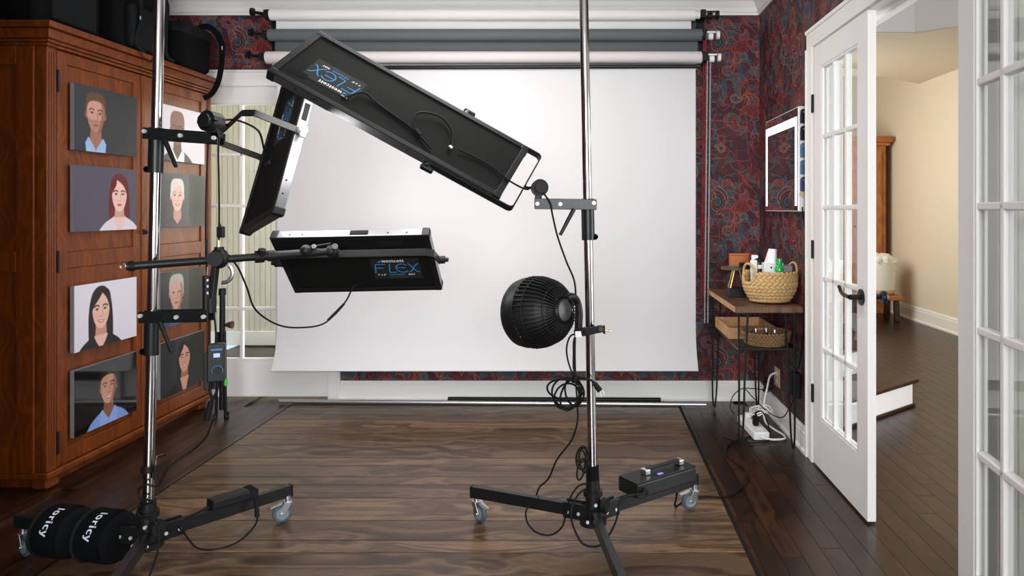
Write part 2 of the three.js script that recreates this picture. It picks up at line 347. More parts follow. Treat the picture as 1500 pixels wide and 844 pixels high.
{
  const d = glazedDoor('door_2', 'white glazed leaf folded back against the wall near the camera', 0.67);
  d.position.set(RIGHT_X - 0.028, 0, DOOR_Z1 + 0.085); d.rotation.y = -Math.PI / 2 - 0.15 + 0.04;
}
{
  const d = glazedDoor('door_3', 'white glazed door behind the left side of the backdrop', BD1 - BD0 - 0.016);
  d.position.set(BD0 + 0.008, 0.012, WALL_Z - 0.045);
  for (const y of [0.35, 1.7]) put('hinge', [bx(-0.006, 0.004, y - 0.045, y + 0.045, 0.0352, 0.044, 0.002)], M.bronze, d);
}
// room behind the back door: beadboard boards, a cased opening and baseboard
{
  const w = structure(put('wall_back_room', [bx(-3.6, -0.3, 0, 2.7, -6.75, -6.6)], M.bead));
  const bg = bx(-0.024, 0.024, 0, 2.55, 0, 0.012, 0.004);
  for (let k = 0; k < 56; k++) { const x = -3.55 + k * 0.05; if (x > -2.2 && x < -1.95) continue; const b = put('bead_board', bg, M.bead, w); b.position.set(x, 0.12, -6.6); }
  put('cased_strip', [bx(-2.2, -2.13, 0, 2.4, -6.6, -6.56, 0.004), bx(-2.02, -1.95, 0, 2.4, -6.6, -6.56, 0.004)], M.trim, w);
  put('board_base', bx(-3.6, -2.2, 0, 0.13, -6.6, -6.575, 0.004), M.trim, w);
  structure(put('wall_back_room_left', [bx(-3.75, -3.6, 0, 2.7, -6.75, -4.83)], M.bead));
  structure(put('wall_back_room_right', [bx(-0.45, -0.3, 0, 0.65, -6.6, -4.83), bx(-0.45, -0.3, 2.35, 2.7, -6.6, -4.83), bx(-0.45, -0.3, 0.65, 2.35, -5.65, -4.83)], M.bead));
  structure(put('ceiling_back_room', [bx(-3.75, -0.3, 2.7, 2.8, -6.75, -4.83)], M.ceiling));
}
// hall beyond the double door
structure(put('wall_hall_right', [
  bx(HALL_X, HALL_X + 0.15, 0, 3.5, -9.3, -3.05), bx(HALL_X, HALL_X + 0.15, 0, 3.5, -1.55, 0.4), bx(HALL_X, HALL_X + 0.15, 0, 0.3, -3.05, -1.55), bx(HALL_X, HALL_X + 0.15, 2.3, 3.5, -3.05, -1.55),
], M.plaster));
structure(put('wall_hall_far', [bx(1.15, HALL_X + 0.15, 0, 3.5, -9.45, -9.3)], M.plaster));
structure(put('wall_hall_near', [bx(RIGHT_X + 0.13, HALL_X + 0.15, 0, 3.5, 0.4, 0.55)], M.plaster));
structure(put('wall_hall_left', [
  bx(1.15, 1.3, 0, 3.5, -6.3, -4.83), bx(1.15, 1.3, 0, 3.5, -9.3, -7.9), bx(1.15, 1.3, 0, 1.0, -7.9, -6.3), bx(1.15, 1.3, 2.6, 3.5, -7.9, -6.3), bx(RIGHT_X, RIGHT_X + 0.13, CEIL + 0.12, 3.5, -4.83, 0.4),
], M.plaster));
structure(put('ceiling_hall', [bx(1.15, HALL_X + 0.15, 3.5, 3.6, -9.45, 0.55)], M.ceiling));
{
  const s = new THREE.Shape([[1.3, 5.7], [2.62, 5.7], [HALL_X, 4.84], [HALL_X, 7.95], [3.1, 7.5], [1.3, 7.5]].map(([x, y]) => new THREE.Vector2(x, y)));
  const g = new THREE.ExtrudeGeometry(s, { depth: 0.84, bevelEnabled: false }).rotateX(-Math.PI / 2).translate(0, 2.655, 0);
  structure(put('ceiling_soffit', metreUV(g), [M.plaster, M.plasterWhite][0]));
  structure(put('trim_soffit', [bar(V(1.3, 3.08, -5.69), V(2.62, 3.08, -5.69), 0.02, 0.82), bar(V(2.612, 3.08, -5.69), V(HALL_X, 3.08, -4.83), 0.02, 0.82)], M.plasterWhite));
}
structure(put('baseboard_hall', [baseboard(8.6).rotateY(Math.PI).scale(1.3, 1.25, 1).translate(HALL_X, 0, -0.5)], M.trim));
{
  const w = structure(put('window_2', [bx(HALL_X + 0.03, HALL_X + 0.08, 0.3, 0.36, -3.05, -1.55), bx(HALL_X + 0.03, HALL_X + 0.08, 2.24, 2.3, -3.05, -1.55), bx(HALL_X + 0.03, HALL_X + 0.08, 0.36, 2.24, -3.05, -2.99), bx(HALL_X + 0.03, HALL_X + 0.08, 0.36, 2.24, -1.61, -1.55)], M.white));
  put('pane', bx(HALL_X + 0.05, HALL_X + 0.053, 0.36, 2.24, -2.99, -1.61), M.pane, w);
  const w2 = structure(put('window_3', [bx(1.2, 1.25, 1.0, 1.06, -7.9, -6.3), bx(1.2, 1.25, 2.54, 2.6, -7.9, -6.3), bx(1.2, 1.25, 1.06, 2.54, -7.9, -7.84), bx(1.2, 1.25, 1.06, 2.54, -6.36, -6.3)], M.white));
  put('pane', bx(1.22, 1.223, 1.06, 2.54, -7.84, -6.36), M.pane, w2);
  const w3 = structure(put('window_4', [bx(-0.4, -0.35, 0.65, 0.7, -6.6, -5.65), bx(-0.4, -0.35, 2.3, 2.35, -6.6, -5.65), bx(-0.4, -0.35, 0.7, 2.3, -6.6, -6.55), bx(-0.4, -0.35, 0.7, 2.3, -5.7, -5.65)], M.white));
  put('pane', bx(-0.38, -0.377, 0.7, 2.3, -6.55, -5.7), M.pane, w3);
}
// stair in the hall: two diagonal steps with dark treads and white risers
{
  const t = thing('staircase', 'white riser stair with dark wooden treads in the hall', 'stairs', [2.08, 0, -4.555]);
  t.rotation.y = Math.atan2(0.2, 0.25);                         // local x along the riser, local -z up the flight
  for (let k = 0; k < 3; k++) {
    const z = -k * 0.29, y = k * 0.178;
    const L = [0.74, 0.51, 0.28][k];
    put('riser', bx(-L, 0, y + 0.0005, y + 0.15, z - 0.29, z, 0.002), M.white, t);
    put('tread', bx(-L, 0.03, y + 0.15, y + 0.178, z - 0.29, z + 0.03, 0.01), M.treadWood, t);
  }
  put('shoe_moulding', [bx(-0.74, 0.012, 0, 0.02, 0, 0.014, 0.005), bx(0, 0.012, 0, 0.02, -0.87, 0, 0.005)], M.treadWood, t);
}
{
  const t = thing('ceiling_light', 'flush white ceiling light above the floor mat', 'ceiling light', [-0.6, CEIL, -3.3]);
  put('housing', bx(-0.63, 0.63, -0.05, -0.0005, -0.33, 0.33, 0.01), M.white, t);
  put('diffuser', bx(-0.6, 0.6, -0.066, -0.05, -0.3, 0.3, 0.004), M.lampGlow, t);
}
console.log('setting done');
// ---------------------------------------------------------------- printed plank floor mat
{
  const X0 = -1.885, X1 = 0.578, g0 = thing('floor_mat', 'greyish brown wood-plank floor mat spread under the two roller stands', 'floor mat', [0, 0, 0]);
  put('mat_border', bx(X0 - 0.012, X1 + 0.018, 0.0005, 0.0035, -4.62, -1.2), M.blackMatte, g0);
  const tones = [];
  for (let k = 0; k < 5; k++) {
    const f = [0.92, 1.06, 0.98, 1.12, 1.0][k];
    tones.push(phy({ map: woodTexture(1024, 128, [52 * f, 39 * f, 28 * f], [126 * f, 103 * f, 82 * f], { along: 'u', stretch: 26, rings: 2.2, contrast: 1.0, knots: 0.9 }), color: rgb(0.9, 0.83, 0.75), roughness: 0.3, specularIntensity: 0.6 }));
  }
  const rows = [4.615, 4.5, 4.34, 4.24, 4.08, 3.97, 3.875, 3.783, 3.587, 3.49, 3.335, 3.24, 3.089, 2.869, 2.697, 2.6, 2.42, 2.25, 2.13, 1.95, 1.8, 1.62, 1.45, 1.22];
  for (let k = 0; k < rows.length - 1; k++) {
    const g = bx(X0, X1, 0.0035, 0.006, -rows[k] + 0.0022, -rows[k + 1] - 0.0022, 0.0008), uv = g.attributes.uv, o = rr(0, 5);
    for (let i = 0; i < uv.count; i++) uv.setXY(i, uv.getX(i) * 0.42 + o, uv.getY(i) * 4.5);
    put('plank', g, tones[Math.floor(rnd() * 5)], g0);
  }
}

// ---------------------------------------------------------------- wardrobe and its things
const CAB_X = -2.40, CAB_Z0 = -4.54, CAB_Z1 = -3.17, CAB_TOP = 2.09;
{
  const t = thing('wardrobe', 'tall glossy cherry wood wardrobe with portrait prints on its doors', 'wardrobe', [0, 0, 0]);
  const bk = LEFT_X + 0.05;
  put('body', [bx(bk, CAB_X - 0.022, 0.07, 1.985, CAB_Z0, CAB_Z1)], M.cherry, t);
  put('plinth', [bx(bk, CAB_X - 0.06, 0.0005, 0.07, CAB_Z0 + 0.03, CAB_Z1 - 0.05)], M.cherry, t);
  put('foot', [bx(CAB_X - 0.09, CAB_X - 0.01, 0.0005, 0.06, CAB_Z1 - 0.1, CAB_Z1 - 0.01, 0.015)], M.cherry, t);
  put('foot', [bx(CAB_X - 0.09, CAB_X - 0.01, 0.0005, 0.06, CAB_Z0 + 0.01, CAB_Z0 + 0.1, 0.015)], M.cherry, t);
  put('base_moulding', [bx(bk, CAB_X + 0.012, 0.055, 0.085, CAB_Z0 - 0.005, CAB_Z1 + 0.012, 0.008)], M.cherry, t);
  for (const [y0, y1, o] of [[1.985, 2.0, 0.012], [2.0, 2.015, 0.022], [2.015, 2.06, 0.032], [2.06, CAB_TOP, 0.05]]) put('cornice', [bx(bk, CAB_X + o, y0, y1, CAB_Z0 - Math.min(o, 0.02), CAB_Z1 + o, 0.007)], M.cherry, t);
  // corner posts with reeding
  for (const [z0, z1] of [[CAB_Z1 - 0.055, CAB_Z1 + 0.004], [CAB_Z0 - 0.004, CAB_Z0 + 0.04]]) {
    const p = put('post', [bx(CAB_X - 0.05, CAB_X + 0.002, 0.085, 1.985, z0, z1, 0.006)], M.cherry, t);
    put('reeding', [0.25, 0.5, 0.75].map((f) => rod(V(CAB_X + 0.002, 0.12, z0 + (z1 - z0) * f), V(CAB_X + 0.002, 1.96, z0 + (z1 - z0) * f), 0.005, 0.005, 8)), M.cherry, p);
  }
  const dz = [[CAB_Z1 - 0.06, -3.835], [-3.865, CAB_Z0 + 0.045]];
  for (const [za, zb] of dz) {
    const z0 = Math.min(za, zb), z1 = Math.max(za, zb), st = 0.062;
    const d = put('door', [bx(CAB_X - 0.02, CAB_X, 0.09, 1.98, z0, z0 + st, 0.003), bx(CAB_X - 0.02, CAB_X, 0.09, 1.98, z1 - st, z1, 0.003),
      bx(CAB_X - 0.02, CAB_X, 0.09, 0.16, z0 + st, z1 - st, 0.003), bx(CAB_X - 0.02, CAB_X, 0.985, 1.06, z0 + st, z1 - st, 0.003), bx(CAB_X - 0.02, CAB_X, 1.925, 1.98, z0 + st, z1 - st, 0.003)], M.cherry, t);
    put('panel', bx(CAB_X - 0.022, CAB_X - 0.009, 0.16, 0.985, z0 + st, z1 - st, 0.002), M.cherry, d);
    put('panel', bx(CAB_X - 0.022, CAB_X - 0.009, 1.06, 1.925, z0 + st, z1 - st, 0.002), M.cherry, d);
    const hz = za > -3.8 ? z1 : z0;
    for (const y of [0.2, 1.02, 1.84]) put('hinge', [rod(V(CAB_X + 0.004, y - 0.05, hz), V(CAB_X + 0.004, y + 0.05, hz), 0.006, 0.006, 10)], M.black, d);
  }
  put('centre_post', [bx(CAB_X - 0.02, CAB_X + 0.006, 0.09, 1.98, -3.864, -3.836, 0.004)], M.cherry, t);
  put('latch', [bx(CAB_X + 0.006, CAB_X + 0.016, 1.12, 1.15, -3.862, -3.838, 0.003), disc(V(CAB_X + 0.02, 1.135, -3.85), V(1, 0, 0), 0.009, 0.012)], M.black, t);
  // the side that faces the camera: stiles, rails and sunk panels
  const sf = (a, b, c, d) => put('side_frame', bx(a, b, c, d, CAB_Z1, CAB_Z1 + 0.014, 0.003), M.cherry, t), sx0 = bk + 0.08, sx1 = CAB_X - 0.13;
  sf(sx1, CAB_X - 0.052, 0.086, 1.984); sf(bk, sx0, 0.086, 1.984); sf(sx0, sx1, 0.086, 0.2); sf(sx0, sx1, 0.98, 1.07); sf(sx0, sx1, 1.9, 1.984);
}
// portrait prints: flat photographs drawn as prints on thin boards
function portrait(o) {
  return canvas(456, 312, (c, w, h) => {
    c.fillStyle = o.bg; c.fillRect(0, 0, w, h);
    if (o.bg2) { c.fillStyle = o.bg2; c.fillRect(w * 0.62, 0, w * 0.38, h); }
    const x = o.x * w, s = o.s * h, y = o.y * h;                // face centre and half height
    const el = (cx, cy, rx, ry, col, rot = 0) => { c.fillStyle = col; c.beginPath(); c.ellipse(cx, cy, rx, ry, rot, 0, 7); c.fill(); };
    const poly = (col, ...p) => { c.fillStyle = col; c.beginPath(); p.forEach(([a, b], i) => (i ? c.lineTo(x + a * s, y + b * s) : c.moveTo(x + a * s, y + b * s))); c.closePath(); c.fill(); };
    const curve = (col, f) => { c.fillStyle = col; c.beginPath(); f((a, b) => [x + a * s, y + b * s]); c.closePath(); c.fill(); };
    const shape = (col, p) => curve(col, (q) => { c.moveTo(...q(...p[0])); for (let i = 1; i < p.length; i += 3) c.bezierCurveTo(...q(...p[i]), ...q(...p[i + 1]), ...q(...p[i + 2])); });
    if (o.long) shape(o.hair, [[-0.95, 2.3 * o.long], [-1.15, 0.6], [-1.15, -1.5], [0.05, -1.42], [1.1, -1.4], [1.1, 0.7], [1.0, 2.3 * o.long]]);
    // neck, shoulders
    shape(o.top, [[-2.3, 3.2], [-2.1, 1.75], [-0.9, 1.6], [-0.45, 1.3], [-0.2, 1.25], [0.2, 1.25], [0.45, 1.3], [0.9, 1.6], [2.1, 1.75], [2.3, 3.2]]);
    poly(o.skinDark, [-0.42, 0.6], [0.42, 0.6], [0.5, 1.55], [0, 2.0], [-0.5, 1.55]);
    if (o.neckline) shape(o.skin, [[-0.6, 1.42], [-0.35, 1.9], [-0.2, 2.0 + o.neckline], [0, 2.05 + o.neckline], [0.2, 2.0 + o.neckline], [0.35, 1.9], [0.6, 1.42]]);
    if (o.shirt) { poly(o.shirt, [-0.55, 1.35], [0, 2.05], [0.55, 1.35], [0.85, 1.8], [0.7, 3.4], [-0.7, 3.4], [-0.85, 1.8]); poly(o.skinDark, [-0.36, 1.2], [0.36, 1.2], [0, 1.95]); poly(o.collar ?? o.shirt, [-0.62, 1.3], [-0.02, 2.0], [-0.35, 2.35], [-0.9, 1.7]); poly(o.collar ?? o.shirt, [0.62, 1.3], [0.02, 2.0], [0.35, 2.35], [0.9, 1.7]); c.strokeStyle = '#33405a55'; c.lineWidth = 2; c.beginPath(); c.moveTo(x, y + 2.05 * s); c.lineTo(x, y + 3.4 * s); c.stroke(); }
    // ears and face
    if (!o.long) { el(x - 0.76 * s, y + 0.02 * s, 0.12 * s, 0.24 * s, o.skinDark); el(x + 0.76 * s, y + 0.02 * s, 0.12 * s, 0.24 * s, o.skinDark); }
    if (o.cap !== false) shape(o.hair, [[-0.8, 0.05], [-1.0, -1.35], [-0.4, -1.28], [0, -1.28], [0.5, -1.3], [1.0, -1.3], [0.8, 0.05]]);
    shape(o.skin, [[-0.74, -0.3], [-0.74, -1.25], [0.74, -1.25], [0.74, -0.3], [0.76, 0.35], [0.5, 1.02], [0, 1.05], [-0.5, 1.02], [-0.76, 0.35], [-0.74, -0.3]]);
    if (o.side) shape(o.skinDark, [[0.74, -0.3], [0.76, 0.35], [0.5, 1.02], [0.05, 1.05], [0.4, 0.8], [0.5, 0.1], [0.45, -0.9], [0.6, -0.9], [0.74, -0.6], [0.74, -0.3]]);
    if (o.fringe) shape(o.hair, [[-0.85, 0.3], [-0.72, -0.4], [-0.1, -0.6], [o.fringe, -1.02], [0.6, -0.7], [0.7, -0.3], [0.82, 0.4], [1.1, -1.5], [-1.1, -1.5], [-0.85, 0.3]]);
    if (o.short) shape(o.hair, [[-0.77, -0.05], [-0.74, -0.45], [-0.66, -0.64], [-0.45, -0.72], [-0.2, -0.82], [0.2, -0.82], [0.45, -0.72], [0.66, -0.64], [0.74, -0.45], [0.77, -0.05], [1.05, -1.42], [-1.05, -1.42], [-0.77, -0.05]]);
    for (const k of [-1, 1]) {
      el(x + k * 0.34 * s, y - 0.06 * s, 0.12 * s, 0.048 * s, '#d8ccc6'); el(x + k * 0.33 * s, y - 0.06 * s, 0.056 * s, 0.056 * s, o.eye ?? '#241812');
      c.strokeStyle = '#1c120e'; c.lineWidth = 0.035 * s; c.beginPath(); c.ellipse(x + k * 0.34 * s, y - 0.05 * s, 0.14 * s, 0.075 * s, 0, Math.PI * 1.08, Math.PI * 1.92); c.stroke();
      c.strokeStyle = o.brow ?? o.hair; c.lineWidth = 0.07 * s; c.lineCap = 'round'; c.beginPath(); c.moveTo(x + k * 0.16 * s, y - 0.25 * s); c.quadraticCurveTo(x + k * 0.36 * s, y - 0.38 * s, x + k * 0.56 * s, y - 0.24 * s); c.stroke();
      if (o.glasses) { c.strokeStyle = '#2a2020'; c.lineWidth = 0.035 * s; c.strokeRect(x + k * 0.35 * s - 0.23 * s, y - 0.2 * s, 0.46 * s, 0.3 * s); }
    }
    c.strokeStyle = o.skinDark; c.lineWidth = 0.06 * s; c.beginPath(); c.moveTo(x + 0.1 * s, y - 0.1 * s); c.quadraticCurveTo(x + 0.17 * s, y + 0.26 * s, x + 0.12 * s, y + 0.33 * s); c.quadraticCurveTo(x, y + 0.4 * s, x - 0.13 * s, y + 0.32 * s); c.stroke();
    if (o.smile) { shape(o.lip, [[-0.33, 0.52], [-0.15, 0.56], [0.15, 0.56], [0.33, 0.52], [0.2, 0.78], [-0.2, 0.78], [-0.33, 0.52]]); shape('#f4efec', [[-0.26, 0.56], [-0.1, 0.6], [0.1, 0.6], [0.26, 0.56], [0.15, 0.69], [-0.15, 0.69], [-0.26, 0.56]]); }
    else shape(o.lip, [[-0.27, 0.61], [-0.1, 0.52], [0.1, 0.52], [0.27, 0.6], [0.12, 0.72], [-0.12, 0.72], [-0.27, 0.61]]);
    for (const k of [-1, 1]) el(x + k * 0.42 * s, y + 0.3 * s, 0.2 * s, 0.14 * s, '#c0505018');
    if (o.beard) { c.globalAlpha = 0.3; shape(o.hair, [[-0.72, 0.1], [-0.66, 0.9], [-0.3, 1.1], [0, 1.1], [0.3, 1.1], [0.66, 0.9], [0.72, 0.1], [0.5, 0.45], [-0.5, 0.45], [-0.72, 0.1]]); c.globalAlpha = 1; }
    const copy = document.createElement('canvas'); copy.width = w; copy.height = h; copy.getContext('2d').drawImage(c.canvas, 0, 0);
    c.filter = 'blur(1.6px)'; c.drawImage(copy, 0, 0); c.filter = 'none';
  });
}
const PR = [
  [1.846, 1.535, -3.763, 'print of a man in a pale blue shirt and dark jacket on charcoal', { bg: '#34363a', x: 0.32, y: 0.42, s: 0.27, skin: '#c79583', skinDark: '#9c6a5b', hair: '#5e4334', lip: '#a5625a', top: '#2b3145', shirt: '#93b4dd', short: true, side: true, beard: true }],
  [1.465, 1.153, -3.763, 'print of a woman with long auburn hair on plum grey', { bg: '#544d5f', x: 0.70, y: 0.44, s: 0.25, skin: '#e6bfb4', skinDark: '#c9988b', hair: '#65241f', brow: '#4a201c', lip: '#b55560', top: '#d8d0dc', long: 1, fringe: -0.3, neckline: 0.5 }],
  [0.901, 0.590, -3.763, 'print of a smiling woman with straight dark hair and black top', { bg: '#dcd8e2', x: 0.40, y: 0.44, s: 0.27, skin: '#e2b8a8', skinDark: '#c4917f', hair: '#2b2124', lip: '#b4545a', top: '#211f24', long: 1.05, fringe: 0.1, smile: true, neckline: 0.1 }],
  [0.507, 0.196, -3.763, 'glossy print of a boy in a light blue shirt on black', { bg: '#0b0b0d', x: 0.52, y: 0.42, s: 0.25, skin: '#c08a6d', skinDark: '#8a573f', hair: '#2c1f1a', lip: '#a15c50', top: '#7f9fdd', shirt: '#8fadE6'.toLowerCase(), short: true, side: true, smile: true }],
  [1.850, 1.535, -4.431, 'print of a bald man in glasses and dark jacket on white', { bg: '#d8d2de', x: 0.36, y: 0.42, s: 0.27, skin: '#7c4a3c', skinDark: '#59312a', hair: '#7c4a3c', brow: '#2a1815', lip: '#6d3635', top: '#2e262d', shirt: '#e4e0e6', cap: true, glasses: true }],
  [1.463, 1.153, -4.431, 'print of a smiling white-haired woman in a purple top', { bg: '#3c3c42', bg2: '#1d1c1e', x: 0.36, y: 0.42, s: 0.26, skin: '#e0b6a6', skinDark: '#c08f80', hair: '#d5cfd0', brow: '#9b8f8d', lip: '#aa3d45', top: '#3c2a40', fringe: 0.35, smile: true, short: true }],
  [0.902, 0.590, -4.431, 'print of a grey-haired man in a blue shirt on charcoal', { bg: '#3a3b40', bg2: '#1f1d1c', x: 0.34, y: 0.42, s: 0.28, skin: '#c2958a', skinDark: '#96695e', hair: '#a8a2a3', lip: '#8f5a55', top: '#3b4870', shirt: '#4a5885', short: true, side: true }],
  [0.506, 0.194, -4.431, 'print of a woman with dark hair and black jacket on dark grey', { bg: '#2d2d30', bg2: '#141313', x: 0.52, y: 0.40, s: 0.25, skin: '#bd8a78', skinDark: '#8f5d50', hair: '#171213', lip: '#93414a', top: '#171619', long: 0.9, fringe: -0.1, smile: true, neckline: 0.7 }],
];
for (const [y1, y0, z0, label, o] of PR) {
  const t = thing('portrait_print', label, 'photo print', [CAB_X + 0.001, y0, z0]);
  const W = 0.457, H = y1 - y0;
  put('board', bx(0.001, 0.02, 0, H, 0, W), M.grey, t);
  const g = new THREE.PlaneGeometry(W, H).rotateY(Math.PI / 2).translate(0.0206, H / 2, W / 2);   // seen from +x, the picture's left edge is towards the camera
  put('photo', g, phy({ map: portrait(o), color: rgb(0.82, 0.82, 0.82), specularIntensity: 0.5, roughness: o.bg === '#0b0b0d' ? 0.06 : 0.4, clearcoat: o.bg === '#0b0b0d' ? 0.8 : 0, clearcoatRoughness: 0.06 }), t);
}
// bags on the wardrobe
function softBox(w, h, d, r, lump = 0.012) {
  const g = new RoundedBoxGeometry(w, h, d, 6, r), p = g.attributes.position;
  for (let i = 0; i < p.count; i++) {
    const x = p.getX(i), y = p.getY(i), z = p.getZ(i), n = noise(x * 7 + y * 5, z * 7 - y * 4);
    p.setXYZ(i, x * (1 + lump * n * 2), y * (1 + lump * n), z * (1 + lump * n * 2));
  }
  g.computeVertexNormals();
  return g.translate(0, h / 2, 0);
}
{
  const y = CAB_TOP + 0.001;
  const a = thing('equipment_case', 'large black padded case standing upright on the wardrobe', 'case', [-2.74, y, -3.45]);
  put('shell', softBox(0.5, 0.5, 0.44, 0.04), M.fabric, a);
  put('front_pocket', softBox(0.03, 0.36, 0.3, 0.014).translate(0.255, 0.05, 0), M.fabricGrey, a);
  put('zip', tube([[0.262, 0.42, -0.19], [0.266, 0.45, -0.1], [0.266, 0.45, 0.1], [0.262, 0.42, 0.19]], 0.004), M.steel, a);
  const b = thing('camera_backpack', 'black camera backpack with hanging straps on the wardrobe', 'backpack', [-2.66, y, -3.93]);
  put('shell', softBox(0.42, 0.52, 0.4, 0.07, 0.03), M.fabric, b);
  put('pocket', softBox(0.06, 0.24, 0.3, 0.028, 0.03).translate(0.22, 0.03, 0), M.fabricGrey, b);
  put('strap', [tube([[0.2, 0.44, 0.12], [0.26, 0.36, 0.13], [0.27, 0.2, 0.11], [0.25, 0.05, 0.12], [0.27, 0.012, 0.08]], 0.012, 6)], M.fabricGrey, b);
  put('strap', [tube([[0.2, 0.44, -0.12], [0.27, 0.34, -0.12], [0.26, 0.2, -0.13], [0.26, 0.04, -0.14], [0.28, 0.014, -0.17]], 0.012, 6)], M.fabricGrey, b);
  put('cord', tube([[0.25, 0.02, 0.17], [0.31, -0.005, 0.2], [0.325, -0.04, 0.16], [0.318, -0.045, 0.1], [0.3, 0.004, 0.06]], 0.003, 6), M.black, b);
  put('buckle', [bx(0.268, 0.276, 0.18, 0.2, 0.1, 0.125, 0.003), bx(0.268, 0.276, 0.28, 0.3, -0.14, -0.115, 0.003)], M.steel, b);
  const c = thing('shoulder_bag', 'small black shoulder bag with webbing strap at the wardrobe corner', 'bag', [-2.5, y, -4.33]);
  put('shell', softBox(0.3, 0.27, 0.3, 0.045, 0.02), M.fabric, c);
  put('flap', softBox(0.31, 0.1, 0.305, 0.045, 0.02).translate(0, 0.18, 0), M.fabricGrey, c);
  const strap = new THREE.CatmullRomCurve3([[0.05, 0.27, -0.08], [0.17, 0.29, -0.06], [0.245, 0.2, -0.06], [0.255, 0.08, -0.05], [0.235, -0.06, -0.04], [0.2, -0.13, -0.03], [0.155, -0.155, -0.03]].map((p) => V(...p)));
  const sg = new THREE.ExtrudeGeometry(new THREE.Shape([new THREE.Vector2(-0.002, -0.018), new THREE.Vector2(0.002, -0.018), new THREE.Vector2(0.002, 0.018), new THREE.Vector2(-0.002, 0.018)]), { steps: 40, extrudePath: strap });
  put('strap', sg, M.fabric, c);
  put('buckle', [bx(0.232, 0.24, 0.15, 0.175, -0.09, -0.075, 0.002), bx(0.262, 0.27, 0.14, 0.165, -0.04, -0.025, 0.002)], M.chrome, c);
}
console.log('wardrobe done');

// ---------------------------------------------------------------- backdrop rolls, brackets and screen
function roll(name, label, y, z, r, x0, x1, mat, drop, core = M.plasticWhite) {
  const t = thing(name, label, 'backdrop roll', [0, y, z]);
  put('roll', [rod(V(x0, 0, 0), V(x1, 0, 0), r, r, 32)], mat, t);
  put('hanging_edge', [bx(x0 + 0.02, x1 - 0.02, -r - drop, 0.0, -r + 0.001, -r + 0.003)], mat, t);
  putEach('core', [rod(V(x0 - 0.025, 0, 0), V(x0, 0, 0), r * 0.72, r * 0.72, 20), rod(V(x1, 0, 0), V(x1 + 0.03, 0, 0), r * 0.72, r * 0.72, 20)], core, t);
}
const yAt = (py, Z) => EYE - (py - CY) * Z / F, xAt = (px, Z) => (px - CX) * Z / F;
roll('white_backdrop_roll', 'white seamless paper roll, topmost of the three on the wall', yAt(20, 4.56), -4.56, 0.037, xAt(394, 4.56), xAt(1019, 4.56), M.paperCream, 0.045);
roll('grey_backdrop_roll', 'dark grey seamless paper roll between the two white rolls', yAt(50, 4.54), -4.54, 0.038, xAt(392, 4.54), xAt(1029, 4.54), M.paperGrey, 0.065);
roll('pale_backdrop_roll', 'pinkish white paper roll, lowest of the three, above the backdrop', yAt(83, 4.5), -4.5, 0.038, xAt(388, 4.5), xAt(1028, 4.5), M.paperPink, 0.03);
tag(put('black_bar', [rod(P(396, 98.5, 4.44), P(1027, 96, 4.44), 0.013, 0.013, 16)], M.blackMetal), 'black round bar across the top of the white backdrop', 'bar');
{
  const Z = 4.45, x0 = xAt(403.5, Z), x1 = xAt(1020, Z), top = yAt(99, Z), bot = yAt(541, Z), t = thing('white_backdrop', 'large white backdrop screen hanging in front of the papered wall', 'backdrop', [0, 0, 0]);
  const nx = 40, ny = 30, g = new THREE.PlaneGeometry(1, 1, nx, ny), p = g.attributes.position;
  for (let i = 0; i < p.count; i++) {
    const u = p.getX(i) + 0.5, v = 0.5 - p.getY(i);             // v 0 top, 1 bottom
    const flare = Math.pow(Math.max(0, (v - 0.86) / 0.14), 2);
    p.setXYZ(i, x0 + (x1 - x0) * u + (u - 0.5) * 0.02 * flare, top + (bot - top) * v, -Z + 0.06 * flare * (1 - 0.35 * u) + 0.004 * Math.sin(u * 9) * v);
  }
  g.computeVertexNormals();
  put('sheet', g, M.paper, t);
  put('bottom_hem', [rod(V(x0 - 0.01, bot, -Z + 0.062), V(x1 + 0.01, bot - 0.004, -Z + 0.04), 0.006, 0.006, 10)], M.paper, t);
}
function bracket(name, label, sx, z) {                          // wall plate with three arms and knobs
  const t = thing(name, label, 'bracket', [0, 0, 0]);
  const X = (px) => xAt(px, 4.55);
  const x = sx < 0 ? X(389) : X(1031);
  put('wall_plate', [bx(x - 0.022, x + 0.022, yAt(88, 4.6), yAt(12, 4.6), WALL_Z, WALL_Z + 0.03, 0.004)], M.black, t);
  for (const [py, Z] of [[20, 4.56], [50, 4.54], [83, 4.5]]) {
    const y = yAt(py, Z), h = put('arm', [bar(V(x, y, WALL_Z + 0.02), V(x, y, -Z + 0.035), 0.034, 0.05, V(0, 1, 0), 0.004), disc(V(x, y, -Z), V(1, 0, 0), 0.034, 0.02)], M.black, t);
    if (sx < 0) put('knob', [rod(V(x - 0.02, y + 0.004, -Z), V(x - 0.09, y + 0.016, -Z), 0.012, 0.009, 12), disc(V(x - 0.1, y + 0.018, -Z), V(1, -0.1, 0), 0.025, 0.018)], M.black, h);
    else put('pulley', [bx(x + 0.02, x + 0.075, y + 0.008, y + 0.018, -Z + 0.02, -Z + 0.03, 0.002), disc(V(x + 0.045, y - 0.008, -Z), V(1, 0, 0), 0.022, 0.03), disc(V(x + 0.092, y, -Z), V(1, 0, 0), 0.026, 0.02)], [M.plasticWhite, M.black][py === 20 ? 1 : 0], h);
  }
}
bracket('roller_bracket', 'black bracket with knobs holding the rolls above the glazed door', -1);
bracket('roller_bracket', 'black bracket with chain pulleys holding the rolls by the papered wall', 1);
